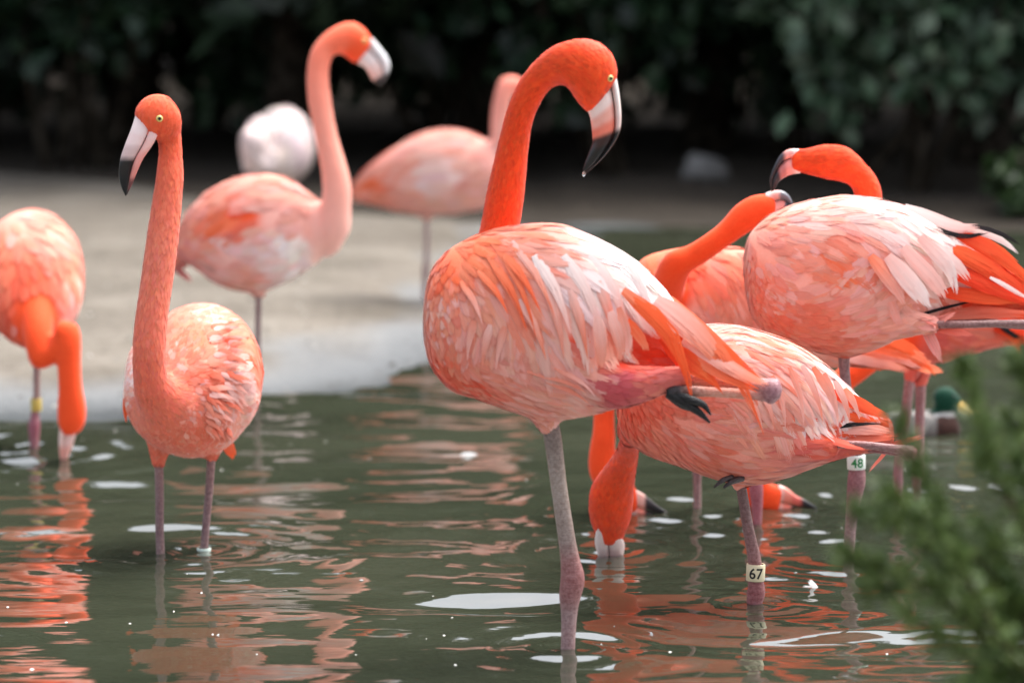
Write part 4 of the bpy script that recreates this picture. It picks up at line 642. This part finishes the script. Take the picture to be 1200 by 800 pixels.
# ------------------------------------------------------------------ mallard
def mallard():
    Y = 15.8 * K_; g0 = P(1085, 510, Y); root = empty('duck', (g0[0], Y, 0)); tag(root, 'green-headed duck swimming behind the dark conifer sprigs', 'duck')
    GR, BR, YE = (14, 66, 48), (70, 48, 42), (205, 165, 62)
    C_, A_, B_, _ = pair_curve([(1126, 500, 1126, 510, 0, 1), (1120, 488, 1120, 514, 0, .95), (1104, 481, 1104, 518, 0, .95), (1080, 480, 1080, 519, 0, .95), (1052, 483, 1052, 518, 0, .92), (1026, 488, 1026, 514, 0, .85), (1004, 490, 1004, 502, 0, .8)], Y)
    V1 = rings(C_, A_, B_, 24); V2 = rings(*pair_curve([(1098, 500, 1122, 500, 0, 1), (1100, 486, 1119, 486, 0, 1), (1100, 476, 1118, 477, 0, 1)], Y)[:3], 18)
    V3 = rings(*pair_curve([(1093, 462, 1095, 476, 0, .85), (1098, 455, 1100, 483, 0, .8), (1110, 452, 1110, 485, 0, .78), (1119, 456, 1119, 483, 0, .72), (1125, 464, 1125, 482, 0, .6), (1128, 470, 1128, 480, 0, .5)], Y)[:3], 20)
    me = remesh([V1, V2, V3], .006, 'body'); V, T, ar = add_tri_sampling(me); px = proj(V)
    c = np.tile(lin((130, 126, 122)), (len(V), 1)); c[(px[:, 0] > 1098) & (px[:, 1] > 480)] = lin(BR); c[px[:, 0] < 1022] = lin((40, 38, 38))
    hd = (px[:, 1] < 484) & (px[:, 0] > 1090); c[hd] = lin(GR) * .8; c[(px[:, 0] > 1096) & (px[:, 1] > 484) & (px[:, 1] < 488)] = lin((190, 190, 186))
    me.vertices.foreach_set('co', (V - parent_loc(root)).astype(np.float32).ravel()); ca = me.color_attributes.new('Col', 'FLOAT_COLOR', 'POINT'); ca.data.foreach_set('color', np.hstack([c, np.ones((len(c), 1))]).astype(np.float32).ravel())
    me.polygons.foreach_set('use_smooth', [True] * len(me.polygons)); me.materials.clear(); me.materials.append(M_down)
    o = bpy.data.objects.new('body', me); COL.objects.link(o); o.parent = root
    C_, A_, B_, _ = pair_curve([(1122, 467, 1122, 480, 0, 1.0), (1129, 472, 1129, 483, 0, 1.1), (1137, 477, 1136, 485, 0, 1.6), (1143, 482, 1142, 486, 0, 2.4), (1145, 484, 1144, 486, 0, 2.0)], Y)
    Mesh().add(*rings(C_, A_, B_, 14), lin(YE)).build('bill', M_bill, root)
    for s_ in (-1, 1):
        Vv, ff = rings(*pair_curve([(1092, 487, 1093, 492, s_ * .078, .5), (1078, 484, 1080, 508, s_ * .085, .28), (1050, 486, 1052, 508, s_ * .08, .28), (1022, 491, 1024, 504, s_ * .055, .3), (1006, 493, 1006, 498, s_ * .03, .4)], Y)[:3], 14)
        Mesh().add(Vv, ff, lin((150, 146, 142))).build('wing', M_down, root)
        e = P(1118, 464, Y + s_ * .027); a_ = np.linspace(0, np.pi, 7)
        Vv, ff = tube([e + np.array([0, s_ * k, 0]) for k in (-.004, 0, .004)], [.001, .0042, .001], 10); Mesh().add(Vv, ff, (.01, .01, .01)).build('eye', M_eye, root)
    SRC.append((g0[0] + .05, Y, .003, .13))
mallard()
for x, y, Y, a_ in ((712, 650, 12.9, .004), (78, 528, 15.26, .0035), (765, 604, 13.75, .003), (935, 600, 13.85, .003), (884, 717, 11.84, .002)):
    Y *= K_; e = P(x, y, Y); SRC.append((e[0], Y, a_, .11))
build_water()

# ------------------------------------------------------------------ floating feathers and flecks
def float_feather(px, py, ln, ang, upright, label):
    Y = F * H / (py + 105.); e = P(px, py, Y); root = empty('floating_feather', (e[0], e[1], 0)); tag(root, label, 'feather', 'white feathers adrift on the pond')
    for i in range(upright):
        a = ang + (i - (upright - 1) / 2) * .55; el = (.25 + .75 * (i % 2)) * (upright > 1); C = np.array([e + np.array([math.cos(a) * math.cos(el * .8), math.sin(a) * math.cos(el * .8), math.sin(el * .8) * .8 + .06 * math.sin(t_ * 3)]) * t_ * ln + np.array([0, 0, .006]) for t_ in TB])
        Tn = nrm(np.gradient(C, axis=0)); Wd = nrm(np.cross(Tn, [.2, -.8, .6])); Nn = nrm(np.cross(Wd, Tn)); m_ = Mesh(); blade(m_, C, Wd, Nn, ln * .32, (.8, .79, .78), True); m_.build('vane', M_feather, root)
    C = [e + np.array([math.cos(ang) * k, math.sin(ang) * k, .006]) for k in (0, -ln * .5, -ln * 1.1)]; Mesh().add(*tube(C, [.0012, .001, .0006], 6), (.75, .74, .7)).build('quill', M_feather, root)
float_feather(958, 694, .034, 2.6, 4, 'small white feather standing up on the water right of the 67 band')
float_feather(250, 754, .022, 1.2, 5, 'star-shaped white feather tuft adrift below the two-legged flamingo')
float_feather(540, 536, .045, .2, 1, 'pale flat feather afloat left of the central standing leg')
m_ = Mesh()
for i in range(55):
    py = 490 + 310 * rng.random() ** .8; px = rng.uniform(-40, 1240); Y = F * H / (py + 105); e = P(px, py, Y); r = rng.uniform(.001, .003) * (1 if rng.random() < .9 else 1.9)
    if land_d(e[0], np.array(Y)) > -.3: continue
    zz = float(water_z(np.array([e[0]]), np.array([Y]))[0]); c0 = np.array([e[0], Y, zz + .0006]); k = rng.uniform(.6, 1.6)
    V = [c0 + np.array([r * k * math.cos(a) * rng.uniform(.7, 1.3), r * 1.6 * math.sin(a) * rng.uniform(.7, 1.3), 0]) for a in np.linspace(0, 6.28, 7, endpoint=False)] + [c0 + np.array([0, 0, r * .7])]
    m_.add(V, [(j, (j + 1) % 7, 7) for j in range(7)], rng.choice([.8, .6, .35]) * np.array([1, .98, .94]))
tag(m_.build('floating_fleck', M_stone), 'pale flecks of down and foam scattered over the pond', 'foam', kind='stuff')
m_ = Mesh()
for i in range(900):
    x = rng.uniform(-2.2, .2); y = rng.uniform(16.2, 29) * K_; d_ = land_d(np.array(x), np.array(y))
    if d_ < .05: continue
    r = rng.uniform(.003, .009) * (1 if rng.random() < .93 else 1.8); c0 = np.array([x, y, float(ground_z(np.array(x), np.array(y))) + r * .2]); k = rng.choice(3, p=[.55, .25, .2])
    V = [c0 + np.array([r * math.cos(a) * rng.uniform(.7, 1.3), r * math.sin(a) * rng.uniform(.7, 1.3), 0]) for a in np.linspace(0, 6.28, 6, endpoint=False)] + [c0 + np.array([0, 0, r * .6])]
    m_.add(V, [(j, (j + 1) % 6, 6) for j in range(6)], [np.array([.10, .09, .08]), np.array([.30, .29, .27]), np.array([.05, .042, .035])][k] * rng.uniform(.7, 1.3))
tag(m_.build('pebbles', M_stone), 'small stones and droppings strewn over the sand bank', 'pebbles', kind='stuff')
Vv, ff = tube([P(684.5, 201, 11.13 * K_), P(684.3, 204, 11.13 * K_), P(684.3, 206.5, 11.13 * K_)], [.0006, .0032, .0012], 12)
mw, t, b = mat('drop_water', (1, 1, 1), .02, .5); b.inputs['Transmission Weight'].default_value = 1; b.inputs['IOR'].default_value = 1.33
tag(Mesh().add(Vv, ff).build('water_drop', mw), 'clear water drop hanging from the black bill tip of the central flamingo', 'water drop')

# ------------------------------------------------------------------ trees, shrubs, rock behind the bank
def leaf_mesh(pts, size, cols, droop=.3, seed=0):
    g = np.random.default_rng(seed); n = len(pts); d = nrm(g.normal(0, 1, (n, 3)) + np.array([0, 0, -droop])); u = nrm(np.cross(d, g.normal(0, 1, (n, 3)))); nn = np.cross(d, u)
    l = size * g.uniform(.7, 1.3, (n, 1)); wv = l * .34
    V = np.stack([pts, pts + d * l * .5 + u * wv - nn * l * .06, pts + d * l, pts + d * l * .5 - u * wv - nn * l * .06], 1).reshape(-1, 3)
    Q = np.arange(n * 4).reshape(-1, 4); c = np.array(cols)[g.integers(0, len(cols), n)] * g.uniform(.7, 1.25, (n, 1)); return V, Q, np.repeat(c, 4, 0)
def leaf_obj(name, V, Q, c, parent):
    me = grid_obj(name, V, Q, M_leaf); me.parent = parent
    ca = me.data.color_attributes.new('Col', 'FLOAT_COLOR', 'POINT'); ca.data.foreach_set('color', np.hstack([c, np.ones((len(c), 1))]).astype(np.float32).ravel())
    me.data.polygons.foreach_set('use_smooth', np.zeros(len(me.data.polygons), bool)); return me
def clump_pts(g, cen, rad, n, nclump, shell=.5):
    cc = nrm(g.normal(0, 1, (nclump, 3))) * (shell + (1 - shell) * g.random((nclump, 1)) ** .5) * rad + cen
    k = g.integers(0, nclump, n); return cc[k] + g.normal(0, .2, (n, 3)) * np.array(rad) * .55
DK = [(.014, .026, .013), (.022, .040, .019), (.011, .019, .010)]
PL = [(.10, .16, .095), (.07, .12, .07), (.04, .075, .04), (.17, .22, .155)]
def tree(x, y, h, r, seed, label):
    y = y * K_; g = np.random.default_rng(seed); z0 = float(ground_z(x, np.array(y))); root = empty('broadleaf_tree', (x, y, z0)); tag(root, label, 'tree', 'trees behind the pond')
    b_ = np.array([x, y, z0 - .1]); top = b_ + np.array([g.normal(0, .2), g.normal(0, .2), h * .8]); tr = Mesh()
    tr.add(*tube([b_, b_ + (top - b_) * .06, b_ + (top - b_) * .4 + g.normal(0, .08, 3), top], [r * 1.5, r, r * .75, r * .25], 12), (.030, .024, .018))
    for i in range(7):
        s_ = b_ + (top - b_) * g.uniform(.35, .85); e = s_ + np.array([g.normal(0, 1), g.normal(0, 1), g.uniform(.3, 1)]) * h * .17; tr.add(*tube([s_, (s_ + e) / 2 + np.array([0, 0, .1]), e], [r * .4, r * .28, r * .1], 7), (.030, .024, .018))
    tr.build('trunk', M_bark, root)
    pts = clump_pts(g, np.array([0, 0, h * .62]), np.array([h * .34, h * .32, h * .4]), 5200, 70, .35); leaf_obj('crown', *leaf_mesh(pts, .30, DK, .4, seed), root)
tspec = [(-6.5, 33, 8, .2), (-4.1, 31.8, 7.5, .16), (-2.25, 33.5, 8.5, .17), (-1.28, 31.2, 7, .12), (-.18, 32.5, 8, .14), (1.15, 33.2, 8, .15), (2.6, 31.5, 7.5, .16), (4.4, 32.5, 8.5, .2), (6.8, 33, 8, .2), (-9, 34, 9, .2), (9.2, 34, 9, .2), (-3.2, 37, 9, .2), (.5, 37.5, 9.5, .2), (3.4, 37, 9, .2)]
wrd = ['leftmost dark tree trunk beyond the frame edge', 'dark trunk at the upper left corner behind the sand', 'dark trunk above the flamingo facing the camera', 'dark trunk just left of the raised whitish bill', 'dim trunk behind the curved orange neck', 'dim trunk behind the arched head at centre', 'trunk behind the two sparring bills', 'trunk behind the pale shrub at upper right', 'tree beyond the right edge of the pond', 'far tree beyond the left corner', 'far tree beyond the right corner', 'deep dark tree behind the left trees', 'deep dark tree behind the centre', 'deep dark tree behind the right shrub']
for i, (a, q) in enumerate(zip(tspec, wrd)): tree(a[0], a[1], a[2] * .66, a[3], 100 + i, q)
def shrub(x, y, rx, ry, z0, z1, n, size, cols, seed, label, name='shrub', droop=.4):
    y = y * K_; g = np.random.default_rng(seed); zg = float(ground_z(x, np.array(y))); root = empty(name, (x, y, zg)); tag(root, label, 'shrub', 'shrubs behind the pond'); st = Mesh()
    for i in range(6):
        e = np.array([x + g.normal(0, rx * .5), y + g.normal(0, ry * .4), zg + z1 * g.uniform(.6, .95)]); s_ = np.array([x + g.normal(0, .1), y + g.normal(0, .1), zg - .05]); st.add(*tube([s_, (s_ + e) / 2 + g.normal(0, .06, 3), e], [.03, .02, .008], 7), (.035, .028, .02))
    st.build('stem', M_bark, root)
    pts = clump_pts(g, np.array([0, 0, (z0 + z1) / 2]), np.array([rx, ry, (z1 - z0) / 2]), n, 60, .3); pts[:, 2] = np.maximum(pts[:, 2], z0 * .6); leaf_obj('foliage', *leaf_mesh(pts, size, cols, droop, seed), root)
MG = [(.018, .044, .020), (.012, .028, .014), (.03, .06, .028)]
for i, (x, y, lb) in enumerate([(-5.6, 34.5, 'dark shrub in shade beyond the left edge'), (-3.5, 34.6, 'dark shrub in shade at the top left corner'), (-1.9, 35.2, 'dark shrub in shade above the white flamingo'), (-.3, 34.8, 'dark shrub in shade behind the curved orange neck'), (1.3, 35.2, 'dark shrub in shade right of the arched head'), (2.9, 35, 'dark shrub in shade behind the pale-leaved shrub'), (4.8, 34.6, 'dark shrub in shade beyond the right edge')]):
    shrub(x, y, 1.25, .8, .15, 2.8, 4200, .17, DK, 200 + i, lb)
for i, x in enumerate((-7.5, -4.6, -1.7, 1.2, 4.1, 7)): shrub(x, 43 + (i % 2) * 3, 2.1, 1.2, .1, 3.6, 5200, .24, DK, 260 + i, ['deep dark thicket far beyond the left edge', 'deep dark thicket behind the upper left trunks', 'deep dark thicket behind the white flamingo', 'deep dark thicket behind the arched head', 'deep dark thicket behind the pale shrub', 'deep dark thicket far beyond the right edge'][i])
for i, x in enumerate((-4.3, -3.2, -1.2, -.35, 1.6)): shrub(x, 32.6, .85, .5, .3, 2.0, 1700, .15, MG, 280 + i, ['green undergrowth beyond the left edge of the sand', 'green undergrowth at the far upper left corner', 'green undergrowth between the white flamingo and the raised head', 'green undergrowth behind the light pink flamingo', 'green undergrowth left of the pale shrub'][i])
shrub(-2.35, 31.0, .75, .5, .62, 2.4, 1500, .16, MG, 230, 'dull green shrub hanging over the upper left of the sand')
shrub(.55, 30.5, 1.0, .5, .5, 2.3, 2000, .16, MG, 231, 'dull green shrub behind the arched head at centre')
shrub(2.02, 28.8, .95, .6, .42, 2.4, 3000, .14, PL, 232, 'pale grey-green leafy shrub at the upper right', droop=.9)
shrub(3.25, 28.0, .8, .6, .2, 2.3, 2400, .14, PL, 233, 'pale leafy shrub cut by the right edge', droop=.9)
shrub(2.5, 26.8, .22, .25, .02, .32, 420, .09, [(.08, .13, .05), (.05, .09, .03)], 234, 'low green plant on the far shore at the right edge')
g = np.random.default_rng(5); e = P(826, 200, 29.5 * K_); Vv, ff = rings(*tube_curve([e + np.array([-.1, 0, -.06]), e + np.array([-.06, 0, 0]), e, e + np.array([.07, 0, -.01]), e + np.array([.11, 0, -.06])], [.02, .07, .085, .06, .02], 4), 12)
tag(Mesh().add(Vv + g.normal(0, .006, Vv.shape), ff, (.17, .165, .16)).build('boulder', M_stone), 'small pale rounded rock in the shade behind the far shore', 'rock')

# ------------------------------------------------------------------ conifer sprigs close to the camera
def conifer():
    Y0 = 7.7 * K_; g = np.random.default_rng(11); base = P(1330, 1040, Y0); zg = float(ground_z(base[0], np.array(base[1]))); root = empty('conifer_shrub', (base[0], base[1], zg)); tag(root, 'out-of-focus dark green conifer shrub in the lower right foreground', 'shrub')
    br = [[(1330, 1050, 0), (1290, 800, 0), (1215, 640, 0), (1165, 560, .03), (1150, 500, .03), (1128, 432, .05)], [(1330, 1050, 0), (1300, 780, .05), (1255, 600, .08), (1215, 480, .1), (1192, 420, .1)], [(1320, 1050, 0), (1240, 860, -.05), (1150, 740, -.08), (1070, 680, -.1), (990, 655, -.1)], [(1320, 1050, 0), (1250, 820, 0), (1165, 680, 0), (1100, 600, .02), (1055, 495, .03)],
          [(1320, 1050, 0), (1260, 860, -.08), (1180, 760, -.1), (1110, 640, -.1), (1040, 580, -.1)], [(1330, 1050, 0), (1290, 800, .1), (1250, 640, .12), (1205, 560, .12), (1185, 490, .12)], [(1330, 1050, 0), (1270, 900, -.05), (1200, 830, -.08), (1130, 770, -.1), (1060, 720, -.1)], [(1330, 1050, 0), (1310, 800, .05), (1270, 680, .05), (1225, 600, .04), (1200, 520, .04)],
          [(1330, 1050, 0), (1260, 840, .05), (1190, 720, .06), (1130, 660, .06), (1075, 600, .06)], [(1330, 1050, 0), (1290, 880, 0), (1240, 780, 0), (1190, 700, 0), (1150, 610, 0)], [(1330, 1050, 0), (1310, 860, .1), (1270, 740, .12), (1230, 640, .12), (1200, 560, .12)], [(1320, 1050, 0), (1220, 800, 0), (1130, 690, 0), (1060, 620, 0), (1010, 600, 0)], [(1330, 1050, 0), (1250, 860, 0), (1160, 760, 0), (1090, 690, 0), (1020, 690, 0)], [(1330, 1050, 0), (1290, 940, -.1), (1240, 880, -.12), (1180, 840, -.12), (1130, 810, -.12)]]
    nd, nc_ = [], []; pos, dirs, lens, colr = [], [], [], []
    for bi, q in enumerate(br):
        pts = [P(x, y, Y0 + d) for x, y, d in q]; C, A_, B_ = tube_curve(pts, np.interp(np.linspace(0, 1, len(pts)), [0, 1], [.009, .0015]), 24); Mesh().add(*rings(C, A_, B_, 8), (.05, .035, .022)).build('branch', M_bark, root)
        n = len(C); T = nrm(np.gradient(C, axis=0))
        for k in range(int(n * .28), n):
            fr = k / n
            if g.random() < .3: continue
            for s_ in range(2):
                dv = nrm(T[k] * 1.0 + g.normal(0, .75, 3) + np.array([0, 0, .25])); ln = g.uniform(.018, .05) * (1.15 - .5 * fr)
                for m_ in range(20):
                    u = g.random(); pos.append(C[k] + dv * ln * u + g.normal(0, .002, 3)); dirs.append(nrm(dv * 1.1 + g.normal(0, .6, 3))); lens.append(g.uniform(.012, .024))
                    colr.append(np.array([(.085, .14, .034), (.06, .11, .028), (.14, .20, .05)][g.integers(3)]) * g.uniform(.8, 1.2))
    pos, dirs, lens, colr = map(np.array, (pos, dirs, lens, colr)); u = nrm(np.cross(dirs, g.normal(0, 1, dirs.shape))); l = lens[:, None]
    V = np.stack([pos, pos + dirs * l * .45 + u * l * .085, pos + dirs * l, pos + dirs * l * .45 - u * l * .085], 1).reshape(-1, 3); fo = leaf_obj('foliage', V - np.array(parent_loc(root)), np.arange(len(V)).reshape(-1, 4), np.repeat(colr, 4, 0), root); tag(fo, kind='stuff')
conifer()
